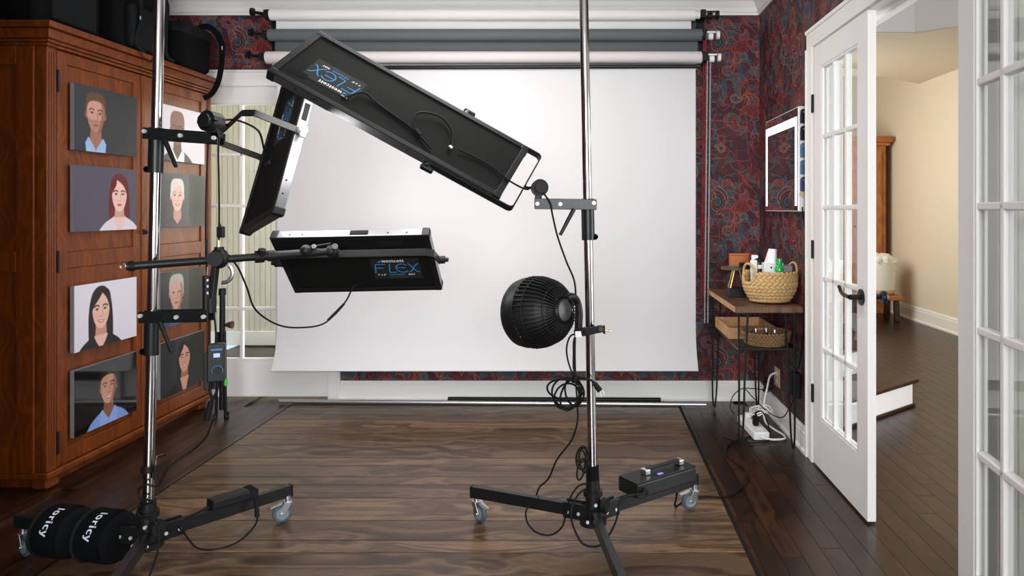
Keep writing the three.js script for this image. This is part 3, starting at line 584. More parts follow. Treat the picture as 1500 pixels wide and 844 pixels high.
function beadChain(name, label, mat, px, y0, y1, Z, gap) {
  const t = thing(name, label, 'chain', [0, 0, 0]);
  const a = P(px, y0, Z), b = P(px - 4, y1, Z), n = Math.round((a.y - b.y) / 0.012), beads = [];
  for (const o of [-gap / 2, gap / 2]) for (let k = 0; k <= n; k++) { const q = a.clone().lerp(b, k / n); beads.push(new THREE.IcosahedronGeometry(0.0052, 1).translate(q.x + o, q.y, q.z)); }
  put('beads', beads, mat, t).userData.kind = 'stuff';
  put('cord', [rod(V(a.x - gap / 2, a.y, a.z), V(b.x - gap / 2, b.y, b.z), 0.0022, 0.0022, 6), rod(V(a.x + gap / 2, a.y, a.z), V(b.x + gap / 2, b.y, b.z), 0.0022, 0.0022, 6)], mat, t);
}
beadChain('bead_chain', 'grey beaded pull chain hanging beside the white backdrop', M.chainGrey, 1039.5, 84, 473, 4.5, 0.02);
beadChain('bead_chain', 'dark red beaded pull chain hanging behind the grey chain', M.chainRed, 1033.5, 52, 440, 4.54, 0.012);
tag(put('aluminium_pole', [rod(V(xAt(412, 4.655), 0.019, -4.60), V(xAt(1033, 4.58), 0.019, -4.52), 0.0125, 0.0125, 16)], M.aluminium), 'long silver pole lying on the floor below the backdrop', 'pole');
tag(put('black_pole', [rod(V(xAt(655, 4.64), 0.0205, -4.645), V(xAt(968, 4.64), 0.0205, -4.625), 0.014, 0.014, 16)], M.black), 'black pole lying on the floor against the white baseboard', 'pole');
// ---------------------------------------------------------------- roller stands
function addCaster(parent, c, turn, brake = true) {             // c: floor point under the wheel
  const R = 0.0375, ax = V(Math.cos(turn), 0, Math.sin(turn)), fw = V(-Math.sin(turn), 0, Math.cos(turn));
  const q = (a, y, f) => c.clone().addScaledVector(ax, a).addScaledVector(fw, f).setY(y + c.y);
  const fork = put('caster', [rod(q(0, 0.078, -0.02), q(0, 0.103, -0.02), 0.011, 0.011, 12), bar(q(-0.017, 0.08, -0.02), q(-0.017, 0.034, 0.003), 0.003, 0.024, fw), bar(q(0.017, 0.08, -0.02), q(0.017, 0.034, 0.003), 0.003, 0.024, fw), bar(q(-0.018, 0.079, -0.02), q(0.018, 0.079, -0.02), 0.03, 0.005), disc(q(0, R, 0), ax, 0.006, 0.044, 10),
    ...(brake ? [bar(q(0, 0.079, 0.0), q(0, 0.066, 0.045), 0.024, 0.003)] : [])], M.steel, parent);
  const tyre = new THREE.TorusGeometry(R - 0.009, 0.009, 10, 28);
  tyre.applyQuaternion(new THREE.Quaternion().setFromUnitVectors(V(0, 0, 1), ax)).translate(c.x, c.y + R, c.z);
  put('tyre', [tyre, disc(q(0, R, 0), ax, R - 0.006, 0.018, 28)], M.tyre, fork);
  put('wheel_hub', [disc(q(0, R, 0), ax, R - 0.014, 0.021, 24)], M.wheelHub, fork);
}
function rollerStand(name, label, hub, casters, legEnd3, top) {
  const t = thing(name, label, 'stand', [hub.x, 0, hub.z]);
  const o = V(-hub.x, 0, -hub.z), L = (p) => p.clone().add(o);
  const H = V(0, 0.125, 0);
  for (const c of casters) {
    const e = L(c), d = V(e.x, 0, e.z).normalize(), tip = V(e.x, 0.125, e.z).addScaledVector(d, 0.035);
    const leg = put('leg', [bar(H.clone().addScaledVector(d, 0.05), tip, 0.026, 0.045)], M.blackMetal, t);
    put('end_cap', [bar(tip.clone().addScaledVector(d, -0.004), tip.clone().addScaledVector(d, 0.004), 0.028, 0.047)], M.rubber, leg);
    addCaster(t, V(e.x, c.y, e.z), Math.atan2(d.z, d.x) + Math.PI / 2 + 0.35);
    const side = V(-d.z, 0, d.x);
    putEach('hinge_plate', [-1, 1].map((s) => bar(H.clone().addScaledVector(side, s * 0.018).addScaledVector(d, 0.02), H.clone().addScaledVector(side, s * 0.018).addScaledVector(d, 0.115), 0.004, 0.06)), M.blackMetal, t);
    putEach('bolt', [0.05, 0.095].flatMap((f) => [-1, 1].map((s) => disc(H.clone().addScaledVector(side, s * 0.0215).addScaledVector(d, f).add(V(0, -0.006, 0)), side, 0.006, 0.006, 10))), M.bolt, t);
  }
  const e3 = L(legEnd3), d3 = V(e3.x, 0, e3.z).normalize();
  put('leg', [bar(H.clone().addScaledVector(d3, 0.03), V(e3.x, 0.125, e3.z).addScaledVector(d3, 0.035), 0.026, 0.045)], M.blackMetal, t);
  addCaster(t, V(e3.x, casters[0].y, e3.z), Math.atan2(d3.z, d3.x) + Math.PI / 2 + 0.3);
  put('hub', [rod(V(0, 0.085, 0), V(0, 0.2, 0), 0.03, 0.027, 20), disc(V(0, 0.2, 0), V(0, 1, 0), 0.036, 0.02), disc(V(0, 0.095, 0), V(0, 1, 0), 0.05, 0.02), disc(V(0.045, 0.16, 0.02), V(1, 0, 0.4), 0.028, 0.02)], M.black, t);
  putEach('hub_bolt', [disc(V(0.01, 0.165, 0.032), V(0, 0, 1), 0.006, 0.008, 10), disc(V(-0.02, 0.11, 0.05), V(0, 0, 1), 0.006, 0.006, 10), disc(V(0.025, 0.105, 0.048), V(0, 0, 1), 0.006, 0.006, 10)], M.bolt, t);
  const base = V(0, 0.19, 0), tp = L(top);
  put('column', [rod(base, tp, 0.0172, 0.0172, 28)], M.chrome, t);
  put('collar', [rod(base, base.clone().lerp(tp, 0.03), 0.027, 0.025, 20)], M.black, t);
  const at = (y) => base.clone().lerp(tp, (y - base.y) / (tp.y - base.y));
  return { t, at, L };
}
function sleeveArm(s, yTop, yBot, end, lever) {                 // sliding sleeve with a bolted arm and a locking lever
  const a = s.at(yTop), b = s.at(yBot), e = s.L(end), m = V(a.x, a.y - 0.022, a.z), fw = V(0, 0, 1);
  const sl = put('sleeve', [rod(b, a, 0.0245, 0.0245, 24), ...[-1, 1].map((k) => disc(b.clone().add(V(-lever * 0.026, 0.012, 0)), fw, 0.011, 0.02, 12))], M.blackMetal, s.t);
  const dir = e.clone().sub(m).normalize();
  const [arm] = putEach('arm', [-1, 1].map((k) => bar(m.clone().addScaledVector(dir, -0.034).add(V(0, 0, k * 0.024)), e.clone().add(V(0, 0, k * 0.024)), 0.006, 0.04)), M.blackMetal, s.t);
  put('arm_spacer', [bar(m.clone().addScaledVector(dir, 0.03), e.clone().addScaledVector(dir, -0.02), 0.04, 0.012)], M.black, arm);
  putEach('bolt', [-0.024, 0.1, e.distanceTo(m) - 0.012].map((f) => disc(m.clone().addScaledVector(dir, f).add(V(0, f < 0 ? 0.006 : 0, 0.03)), fw, 0.0072, 0.01, 12)), M.bolt, arm);
  const p = m.clone().addScaledVector(dir, 0.045).add(V(0, -0.008, 0.036));
  put('lever', [disc(p, fw, 0.013, 0.018, 16), rod(p, p.clone().add(V(lever * 0.055, -0.105, 0.02)), 0.0085, 0.0065, 12)], M.blackMetal, sl);
}
const MAT = 0.006;
const LH = V(-1.528, 0, -2.48), RH = V(0.022, 0, -2.664);
const left = rollerStand('roller_stand', 'chrome roller stand with sandbags on its leg beside the wardrobe', LH, [V(-1.219, MAT, -2.851), V(-2.035, 0, -2.584)], V(-1.385, MAT, -2.01), P(231.5, -60, 2.48));
const right = rollerStand('roller_stand', 'chrome roller stand carrying the clip fan and power supply', RH, [V(-0.429, MAT, -2.851), V(0.429, MAT, -2.973)], V(0.105, MAT, -2.175), P(854, -60, 2.664));
sleeveArm(left, yAt(187, 2.48), yAt(253, 2.48), P(322, 203, 2.48), 1);
sleeveArm(left, yAt(455, 2.48), yAt(521, 2.48), P(307, 463, 2.48), 1);
sleeveArm(right, yAt(291, 2.664), yAt(352, 2.664), P(783, 298.5, 2.664), -1);
put('clamp_collar', [disc(left.at(yAt(688, 2.48)), V(0, 1, 0), 0.026, 0.022), rod(left.at(yAt(690, 2.48)).add(V(0.03, -0.03, 0.01)), left.at(yAt(690, 2.48)).add(V(0.03, 0.02, 0.01)), 0.008, 0.008, 10)], M.black, left.t);
put('bent_key', [tube([left.at(yAt(700, 2.48)).add(V(0.03, 0, 0.01)), left.at(yAt(678, 2.48)).add(V(0.03, 0, 0.01)), left.at(yAt(670, 2.48)).add(V(0.036, 0, 0.01)), left.at(yAt(667, 2.48)).add(V(0.06, 0, 0.01))], 0.0035)], M.chrome, left.t);
put('strap_wrap', [rod(right.at(0.2), right.at(0.3), 0.026, 0.023, 16)], M.fabric, right.t);

// flat LED mats in frames
const flexLabel = (size) => canvas(512, 320, (c, w, h) => {
  c.fillStyle = '#0f1110'; c.fillRect(0, 0, w, h);
  c.textAlign = 'left';
  c.fillStyle = '#e8e8e4'; c.font = 'bold 56px sans-serif'; c.fillText('westcott', 120, 62);
  c.fillStyle = '#2f86c4'; c.beginPath(); c.moveTo(70, 64); c.lineTo(112, 28); c.lineTo(106, 64); c.fill();
  c.strokeStyle = '#2f86c4'; c.lineWidth = 11; c.lineCap = 'round'; c.lineJoin = 'round';
  c.beginPath(); c.moveTo(150, 92); c.lineTo(70, 92); c.quadraticCurveTo(44, 92, 44, 120); c.lineTo(28, 220); c.moveTo(44, 150); c.lineTo(118, 150); c.stroke();       // F
  c.beginPath(); c.moveTo(196, 92); c.lineTo(176, 205); c.quadraticCurveTo(176, 220, 194, 220); c.lineTo(246, 220); c.stroke();                                          // L
  c.beginPath(); c.arc(318, 156, 64, -0.7, -5.55, true); c.moveTo(262, 150); c.lineTo(350, 150); c.stroke();                                                                // E
  c.beginPath(); c.moveTo(386, 92); c.bezierCurveTo(430, 110, 430, 205, 486, 220); c.moveTo(492, 92); c.bezierCurveTo(440, 110, 430, 205, 384, 220); c.stroke();                // X
  c.fillStyle = '#e8e8e4'; c.font = 'bold 34px sans-serif'; c.fillText(size, 40, 268);
  c.fillStyle = '#2f86c4'; c.fillText('DAYLIGHT', 168, 268); c.fillStyle = '#e8e8e4'; c.fillText('MAT', 364, 268);
  c.fillStyle = '#77776f'; c.font = '16px sans-serif'; c.fillText('5600K  95 CRI  DIMMABLE', 170, 298);
});
const labelMat = { 3: std({ map: flexLabel("1' x 3'"), roughness: 0.8 }), 2: std({ map: flexLabel("1' x 2'"), roughness: 0.8 }) };
// o: centre; u: long direction; v: short direction; the back sheet faces u, v's normal n (towards the camera)
function ledPanel(label, o, u, v, L, W, size, text) {
  u = u.clone().normalize(); v = v.clone().addScaledVector(u, -v.dot(u)).normalize();
  let n = V(0, 0, 0).crossVectors(u, v); if (n.dot(o.clone().negate().add(V(0, EYE, 0))) < 0) n.negate();
  const t = thing('light_panel', label, 'light panel', o.toArray());
  const q = (a, b, c) => V(0, 0, 0).addScaledVector(u, a).addScaledVector(v, b).addScaledVector(n, c);
  const T = 0.036, hl = L / 2, hw = W / 2;
  put('back_sheet', [bar(q(-hl + 0.012, 0, 0.012), q(hl - 0.012, 0, 0.012), W - 0.024, 0.006, n, 0.001)], M.blackMatte, t);
  for (const s of [-1, 1]) {
    const r = put('frame_rail', [bar(q(-hl, s * (hw - 0.009), 0), q(hl, s * (hw - 0.009), 0), 0.018, T, n, 0.003)], M.frame, t);
    put('rail_edge', [bar(q(-hl, s * (hw - 0.011), T / 2), q(hl, s * (hw - 0.011), T / 2), 0.022, 0.005, n, 0.002)], M.black, r);
    putEach('screw', [-0.38, -0.3, 0.1, 0.24, 0.36].map((f) => disc(q(f * L, s * (hw + 0.0006), 0.004), v, 0.0035, 0.002, 8)), M.black, r);
    const e = put('frame_end', [bar(q(s * (hl - 0.009), -hw + 0.018, 0), q(s * (hl - 0.009), hw - 0.018, 0), 0.018, T, n, 0.003)], M.frame, t);
    put('end_edge', [bar(q(s * (hl - 0.011), -hw, T / 2), q(s * (hl - 0.011), hw, T / 2), 0.024, 0.005, n, 0.002)], M.black, e);
    for (const k of [-1, 1]) put('corner', [bar(q(s * (hl - 0.03), k * (hw - 0.0125), 0), q(s * (hl + 0.002), k * (hw - 0.0125), 0), 0.029, T + 0.008, n, 0.006)], M.black, t);
  }
  put('diffuser', [bar(q(-hl + 0.02, 0, -0.012), q(hl - 0.02, 0, -0.012), W - 0.04, 0.004, n, 0.001)], M.panelGlow, t);
  const [tu, tv, right_, up_, tw] = text;                       // printed label on the back sheet
  const g = new THREE.PlaneGeometry(tw, tw * 0.625); basis(g, right_, up_, n, q(tu, tv, 0.0156));
  put('printed_label', g, labelMat[size], t);
  const l = new THREE.RectAreaLight(new THREE.Color(1, 0.965, 0.95), LI.panel, L - 0.05, W - 0.05);
  l.position.copy(o).addScaledVector(n, -0.019); scene.add(l); l.lookAt(l.position.clone().sub(n));
  return { t, q, n, u, v, hl, hw, T };
}
const wire = (parent, pts, r = 0.0032, name = 'cable') => put(name, tube(pts, r, 7, pts.length * 9), M.rubber, parent);
{
  // long panel on the right stand
  const ca = P(470.3, 55.5, 2.76), cb = P(401.5, 111.6, 2.5), cc = P(763.7, 213.3, 2.83), cd = P(719, 292, 2.58);
  const o = ca.clone().add(cb).add(cc).add(cd).multiplyScalar(0.25), u = cc.clone().add(cd).sub(ca).sub(cb).normalize(), v = cb.clone().add(cd).sub(ca).sub(cc);
  v.addScaledVector(u, -v.dot(u)).normalize();
  const p = ledPanel('long black LED panel tilted above, printed logo upside down', o, u, v, 0.92, 0.335, 3, [-0.275, 0.035, u.clone().negate(), v.clone(), 0.2]);
  const q = p.q, a = 0.16, yoke = put('yoke', [bar(q(a, p.hw + 0.008, 0.0), q(p.hl + 0.045, p.hw + 0.008, 0.0), 0.006, 0.026, p.n), bar(q(a, -p.hw - 0.008, 0.0), q(p.hl + 0.045, -p.hw - 0.008, 0.0), 0.006, 0.026, p.n), bar(q(p.hl + 0.058, -p.hw + 0.012, 0), q(p.hl + 0.058, p.hw - 0.012, 0), 0.006, 0.026, p.n),
    ...[-1, 1].map((s) => { const g = []; for (let k = 0; k <= 6; k++) { const f = k / 6 * Math.PI / 2; g.push(q(p.hl + 0.04 + 0.018 * Math.sin(f), s * (p.hw + 0.008 - 0.02 * (1 - Math.cos(f))), 0)); } return join(g.slice(1).map((e, i) => bar(g[i], e, 0.006, 0.026, p.n, 0.001))); })], M.black, p.t);
  for (const s of [-1, 1]) put('pivot_knob', [disc(q(a + 0.02, s * (p.hw + 0.018), 0), p.v, 0.014, 0.02), bar(q(a + 0.0, s * (p.hw + 0.034), 0), q(a + 0.05, s * (p.hw + 0.032), 0), 0.016, 0.022, p.n, 0.007)], M.blackMetal, yoke);
  const k = P(790, 275, 2.664).sub(o), yb = q(p.hl + 0.06, 0.03, 0);
  put('spigot', [rod(yb, k, 0.007, 0.007, 12)], M.chrome, yoke);
  put('tilt_head', [disc(k, V(0.25, 0.1, 1), 0.031, 0.034, 24), disc(k.clone().add(V(0.004, 0, 0.02)), V(0.25, 0.1, 1), 0.022, 0.02, 8), bar(k, k.clone().add(V(-0.008, -0.06, 0)), 0.024, 0.03, V(0, 0, 1), 0.004)], M.black, yoke);
  wire(p.t, [q(-0.2, 0.1, 0.018), q(-0.16, 0.03, 0.024), q(-0.11, 0.04, 0.02), q(0.05, 0.07, 0.02), q(0.12, 0.1, 0.022), q(0.16, 0.12, 0.022)], 0.004);
  wire(p.t, [q(0.06, 0.075, 0.024), q(0.04, -0.01, 0.03), q(0.11, -0.06, 0.026), q(0.18, -0.02, 0.024), q(0.215, 0.055, 0.022)], 0.004);
  put('plug', [bar(q(0.07, 0.07, 0.022), q(0.1, 0.085, 0.022), 0.016, 0.014, p.n, 0.004)], M.rubber, p.t);
  putEach('connector', [bar(q(0.205, 0.06, 0.022), q(0.218, 0.066, 0.022), 0.014, 0.012, p.n, 0.002), bar(q(-0.215, 0.096, 0.018), q(-0.19, 0.098, 0.018), 0.005, 0.004, p.n, 0.001)], M.steel, p.t);
  put('rating_plate', [bar(q(-0.42, 0.1, 0.0155), q(-0.35, 0.1, 0.0155), 0.03, 0.001, p.n, 0.0004)], M.fabricGrey, p.t);
  wire(p.t, [q(0.24, 0.05, 0.022), q(0.36, 0.04, 0.02), q(0.46, 0.07, 0.025), q(0.53, 0.06, 0.02), k.clone().add(V(-0.03, 0, 0.03))], 0.0035);
}
{
  // upright panel on the left stand
  const nb = P(399.5, 336, 2.47), nt = P(461, 98, 2.74), fb = P(357, 336, 2.74), ft = P(425, 105, 3.0);
  const o = nb.clone().add(nt).add(fb).add(ft).multiplyScalar(0.25), u = nt.clone().add(ft).sub(nb).sub(fb), v = nb.clone().add(nt).sub(fb).sub(ft);
  const vv = v.clone().addScaledVector(u.clone().normalize(), -v.dot(u.clone().normalize())).normalize();
  const p = ledPanel('black LED panel standing edge-on beside the wardrobe, logo running upward', o, u, v, 0.655, 0.345, 2, [0.11, 0.0, u.clone().normalize(), vv.clone().negate(), 0.2]);
  const q = p.q, A = 0.2, k = P(307, 178, 2.47).sub(o);
  const yoke = put('yoke', [-1, 1].map((s) => bar(q(0, s * (p.hw + 0.008), -0.012), q(0, s * (p.hw + 0.008), A - 0.03), 0.006, 0.026, p.u)).concat([bar(q(0, -p.hw + 0.03, A), q(0, p.hw - 0.03, A), 0.006, 0.026, p.u)], [-1, 1].map((s) => bar(q(0, s * (p.hw + 0.008), A - 0.031), q(0, s * (p.hw - 0.031), A), 0.006, 0.026, p.u))), M.blackMetal, p.t);
  for (const s of [-1, 1]) put('pivot_knob', [disc(q(0, s * (p.hw + 0.02), 0), p.v, 0.016, 0.022), bar(q(-0.035, s * (p.hw + 0.034), 0), q(0.015, s * (p.hw + 0.034), 0), 0.016, 0.022, p.n, 0.007)], M.grey, yoke);
  put('spigot', [rod(q(0, 0, A), k, 0.007, 0.007, 12)], M.chrome, yoke);
  put('tilt_head', [disc(k, V(-0.3, 0.1, 1), 0.036, 0.05, 24), disc(k.clone().add(V(-0.006, 0, 0.03)), V(-0.3, 0.1, 1), 0.026, 0.022, 8), bar(k, k.clone().add(V(0.025, -0.06, 0)), 0.03, 0.034, V(0, 0, 1), 0.004)], M.black, yoke);
  wire(p.t, [q(-0.06, -0.05, 0.02), q(-0.04, 0.0, 0.06), q(0.0, 0.05, 0.11), q(0.02, 0.03, 0.17), k.clone().add(V(0.03, 0.0, 0.04))], 0.004);
  put('cable_gland', [disc(q(-0.065, -0.052, 0.018), p.n, 0.014, 0.012)], M.black, p.t);
  put('side_clip', [bar(q(0.05, p.hw + 0.001, 0.0), q(0.12, p.hw + 0.001, 0.0), 0.004, 0.02, p.n, 0.001)], M.fabricGrey, p.t);
}
let panel3;
{
  // horizontal lower panel on the boom
  const tl = P(395, 346, 2.8), tr = P(625, 341.6, 2.8), bl = P(432, 422.7, 3.02), br = P(648.4, 418, 3.02);
  const o = tl.clone().add(tr).add(bl).add(br).multiplyScalar(0.25), u = tr.clone().add(br).sub(tl).sub(bl), v = tl.clone().add(tr).sub(bl).sub(br);
  const un = u.clone().normalize(), vv = v.clone().addScaledVector(un, -v.dot(un)).normalize();
  const p = panel3 = ledPanel('black LED panel lying flat below the others, logo upright', o, u, v, 0.62, 0.335, 2, [0.145, -0.03, un, vv, 0.2]);
  const q = p.q, yd = V(0, 0.3, 0.95); yd.addScaledVector(p.u, -yd.dot(p.u)).normalize();
  const yw = V(0, 0, 0).crossVectors(yd, p.u), Y = (a, f) => q(a, 0, 0).addScaledVector(yd, f), A = 0.13;
  const yoke = put('yoke', [-1, 1].flatMap((s) => [bar(Y(s * (p.hl + 0.012), -0.015), Y(s * (p.hl + 0.012), A - 0.02), 0.006, 0.03, yw), bar(Y(s * (p.hl + 0.012), A - 0.022), Y(s * (p.hl - 0.013), A), 0.006, 0.03, yw)]).concat([bar(Y(-p.hl + 0.012, A), Y(p.hl - 0.012, A), 0.006, 0.03, yw)]), M.blackMetal, p.t);
  p.yokeAt = (a) => Y(a, A);
  for (const s of [-1, 1]) put('pivot_knob', [disc(q(s * (p.hl + 0.025), 0, 0), p.u, 0.016, 0.022), disc(q(s * (p.hl + 0.04), 0, 0), p.u, 0.009, 0.02)], M.black, yoke);
  put('rating_plate', [bar(q(0.1, 0.12, 0.0155), q(0.2, 0.12, 0.0155), 0.03, 0.001, p.n, 0.0004)], M.fabricGrey, p.t);
  put('rail_latch', [bar(q(0.0, p.hw + 0.002, 0.0), q(0.07, p.hw + 0.002, 0.0), 0.004, 0.02, p.n, 0.001)], M.fabricGrey, p.t);
  const w = (px, py, Z) => P(px, py, Z).sub(o);
  wire(p.t, [q(0.0, -0.02, 0.02), q(0.0, -0.1, 0.02), w(516, 421, 2.9), w(506, 440, 2.88), w(490, 460, 2.85), w(470, 476, 2.8), w(440, 481, 2.75), w(408, 478, 2.7), w(372, 455, 2.62), w(358, 420, 2.57), w(346, 393, 2.54), w(332, 374, 2.51)], 0.0034);
  put('inline_connector', [rod(w(502, 446, 2.875), w(490, 459, 2.85), 0.0052, 0.0062, 10), rod(w(490, 459, 2.85), w(478, 470, 2.82), 0.0065, 0.0045, 10)], M.rubber, p.t);
}
// boom arm clamped on the left stand's lower arm
{
  const head = P(318, 379, 2.5), a = P(181, 391, 2.36), b = P(492, 368, 2.7), t = thing('boom_arm', 'black boom arm with grip head carrying the flat lower panel', 'boom arm', head.toArray());
  const w = (px, py, Z) => P(px, py, Z).sub(head), A = a.clone().sub(head), B = b.clone().sub(head);
  put('tube', [rod(A, B, 0.0135, 0.0135, 18)], M.blackMetal, t);
  put('end_cap', [rod(A.clone().lerp(B, 0.01), A.clone().lerp(B, 0.035), 0.0165, 0.0165, 16)], M.rubber, t);
  put('hook', [new THREE.TorusGeometry(0.009, 0.0025, 8, 20, 5).translate(A.x - 0.01, A.y, A.z)], M.steel, t);
  put('grip_head', [ball(V(0, 0, 0), 0.033, 1, 1.1, 0.9), disc(V(0.0, 0.0, 0.025), V(0.2, 0, 1), 0.026, 0.022), disc(V(0, 0.03, 0), V(0, 1, 0), 0.016, 0.02), bar(V(-0.012, -0.02, 0), w(306, 452, 2.48), 0.02, 0.026, V(0, 0, 1), 0.004), disc(w(306, 448, 2.48), V(0, 1, 0), 0.017, 0.05)], M.black, t);
  put('head_handle', [new THREE.TorusGeometry(0.033, 0.0065, 10, 24, 2.6).rotateZ(-1.7).translate(0.024, -0.05, 0.02)], M.steel, t);
  put('clamp_screw', [rod(w(301, 392, 2.47), w(300, 404, 2.47), 0.004, 0.004, 8), ...[411, 420, 430].map((y) => disc(w(300, y, 2.465), V(0, 1, 0), 0.007, 0.008, 10))], M.chrome, t);
  put('clamp_body', [rod(w(299, 405, 2.47), w(299, 455, 2.47), 0.012, 0.012, 12)], M.black, t);
  put('spigot', [rod(w(317, 366, 2.5), w(317, 352, 2.5), 0.006, 0.004, 12)], M.brass, t);
  const mid = (f) => A.clone().lerp(B, f);
  put('swivel_clamp', [disc(mid(0.6), B.clone().sub(A), 0.022, 0.03), disc(mid(0.62).add(V(0, 0.012, 0.015)), V(0.3, 1, 0.3), 0.014, 0.03), disc(mid(0.66), B.clone().sub(A), 0.02, 0.028), rod(mid(0.62), mid(0.9), 0.016, 0.016, 16)], M.black, t);
  put('arm_joint', [ball(mid(0.84).add(V(0, 0.01, 0.01)), 0.022), ball(mid(0.97), 0.024), rod(mid(0.84).add(V(0, 0.02, 0.02)), mid(0.97).add(V(0, 0.03, 0.01)), 0.004, 0.004, 8)], M.black, t);
  putEach('joint_knob', [disc(mid(0.97).add(V(0.02, 0.018, 0.025)), V(0.5, 0.4, 1), 0.011, 0.018), disc(mid(0.86).add(V(0.02, 0.022, 0.022)), V(0.2, 0.6, 1), 0.009, 0.016)], M.chrome, t);
  const yb = panel3.yokeAt(-0.06).add(panel3.t.position).sub(head);
  put('yoke_stud', [rod(B, yb, 0.01, 0.01, 12)], M.black, t);
}
// dimmer with lit display, hung by its cable from the lower arm
{
  const c = P(313, 532, 2.5), t = thing('dimmer_box', 'small black dimmer with lit display hanging under the boom', 'controller', c.toArray());
  const g = [bx(-0.026, 0.03, -0.066, 0.066, -0.018, 0.018, 0.004)];
  t.rotation.y = 0.42;
  put('housing', g, M.blackMetal, t);
  put('back_plate', bx(-0.04, 0.0, -0.1, 0.03, -0.045, -0.022, 0.003), M.black, t);
  put('display', bx(-0.006, 0.014, 0.02, 0.034, 0.018, 0.0186), M.displayGlow, t);
  put('logo_print', bx(-0.014, 0.022, 0.044, 0.05, 0.018, 0.0184), M.blueInk, t);
  put('dial', [disc(V(0.006, -0.026, 0.022), V(0, 0, 1), 0.012, 0.012)], M.black, t);
  put('dial_ring', [new THREE.TorusGeometry(0.0165, 0.0015, 6, 24, 4.2).rotateZ(-0.5).translate(0.006, -0.026, 0.0186)], M.blueInk, t);
  wire(t, [[0.0, 0.064, 0], [0.0, 0.11, 0.0], [-0.008, 0.2, -0.004], [-0.008, 0.3, 0], [-0.012, 0.36, 0.0]], 0.0034);
  wire(t, [[-0.02, 0.064, 0], [-0.02, 0.11, 0.0], [-0.022, 0.18, -0.006], [-0.03, 0.38, 0.006], [-0.03, 0.6, 0.0], [-0.022, 0.8, 0]], 0.003);
  wire(t, [[0.006, -0.064, 0], [0.004, -0.1, 0.0], [-0.008, -0.128, 0], [-0.016, -0.15, 0]], 0.005);
  wire(t, [[-0.014, -0.064, 0], [-0.018, -0.1, 0.0], [-0.012, -0.128, 0], [-0.016, -0.15, 0]], 0.005);
  put('inline_plug', [rod(V(-0.014, -0.135, 0), V(-0.028, -0.2, 0), 0.009, 0.011, 12)], M.rubber, t);
}
tag(put('dimmer_cable', tube([P(308.5, 616, 2.5), P(300, 640, 2.5), P(278, 662, 2.5), P(256, 676, 2.48), P(240, 690, 2.46), P(226, 715, 2.45), P(210, 712, 2.44), P(199, 722, 2.44), P(202, 732, 2.44), P(222, 737, 2.44), P(200, 746, 2.44), P(198, 756, 2.44), P(224, 768, 2.43), P(229, 800, 2.42), V(-1.47, 0.012, -2.36), V(-1.53, 0.012, -2.2), V(-1.75, 0.012, -2.3), V(-1.9, 0.006, -2.2)], 0.0034, 7, 160), M.rubber), 'thin black cable wound down the sandbagged stand onto the floor', 'cable');
tag(put('head_cable', tube([P(320, 195, 2.46), P(317, 215, 2.46), P(317.5, 260, 2.47), P(318, 300, 2.48), P(318, 330, 2.49), P(317.5, 352, 2.5)], 0.0032, 7, 60), M.rubber), 'black cable dropping from the upright panel head to the boom', 'cable');
{
  const t = thing('inline_switch', 'small black inline box on the cable above the boom head', 'switch', P(321, 340, 2.485).toArray());
  put('case', bx(-0.013, 0.011, -0.02, 0.019, -0.009, 0.009, 0.004), M.black, t);
  put('strain_relief', [rod(V(-0.004, 0.018, 0), V(-0.006, 0.03, 0), 0.005, 0.0035, 8)], M.rubber, t);
}
// folded black light stand behind the boom
{
  const t = thing('folded_light_stand', 'folded black light stand upright between the wardrobe and glazed door', 'stand', [-2.2, 0, -4.3]);
  put('tube', [rod(V(0, 0.05, 0), V(0, 0.74, 0), 0.018, 0.016, 16)], M.blackMetal, t);
  put('top_collar', [rod(V(0, 0.74, 0), V(0, 0.78, 0), 0.022, 0.02, 16)], M.black, t);
  for (let k = 0; k < 3; k++) { const a = k * 2.1 + 0.6, d = V(Math.cos(a), 0, Math.sin(a)).multiplyScalar(0.034); put('leg', [bar(V(d.x, 0.002, d.z), V(d.x * 0.7, 0.52, d.z * 0.7), 0.012, 0.016, V(0, 0, 1)), disc(V(d.x * 1.3, 0.012, d.z * 1.3), V(d.z, 0, -d.x), 0.012, 0.02, 12)], M.black, t); }
  put('marker_tape', [rod(V(0.03, 0.2, 0.02), V(0.03, 0.24, 0.02), 0.011, 0.011, 10)], M.greenInk, t);
  put('knob', [rod(V(0.02, 0.56, 0.0), V(0.06, 0.56, 0.0), 0.01, 0.024, 12)], std({ color: rgb(0.06, 0.015, 0.012), roughness: 0.5 }), t);
}
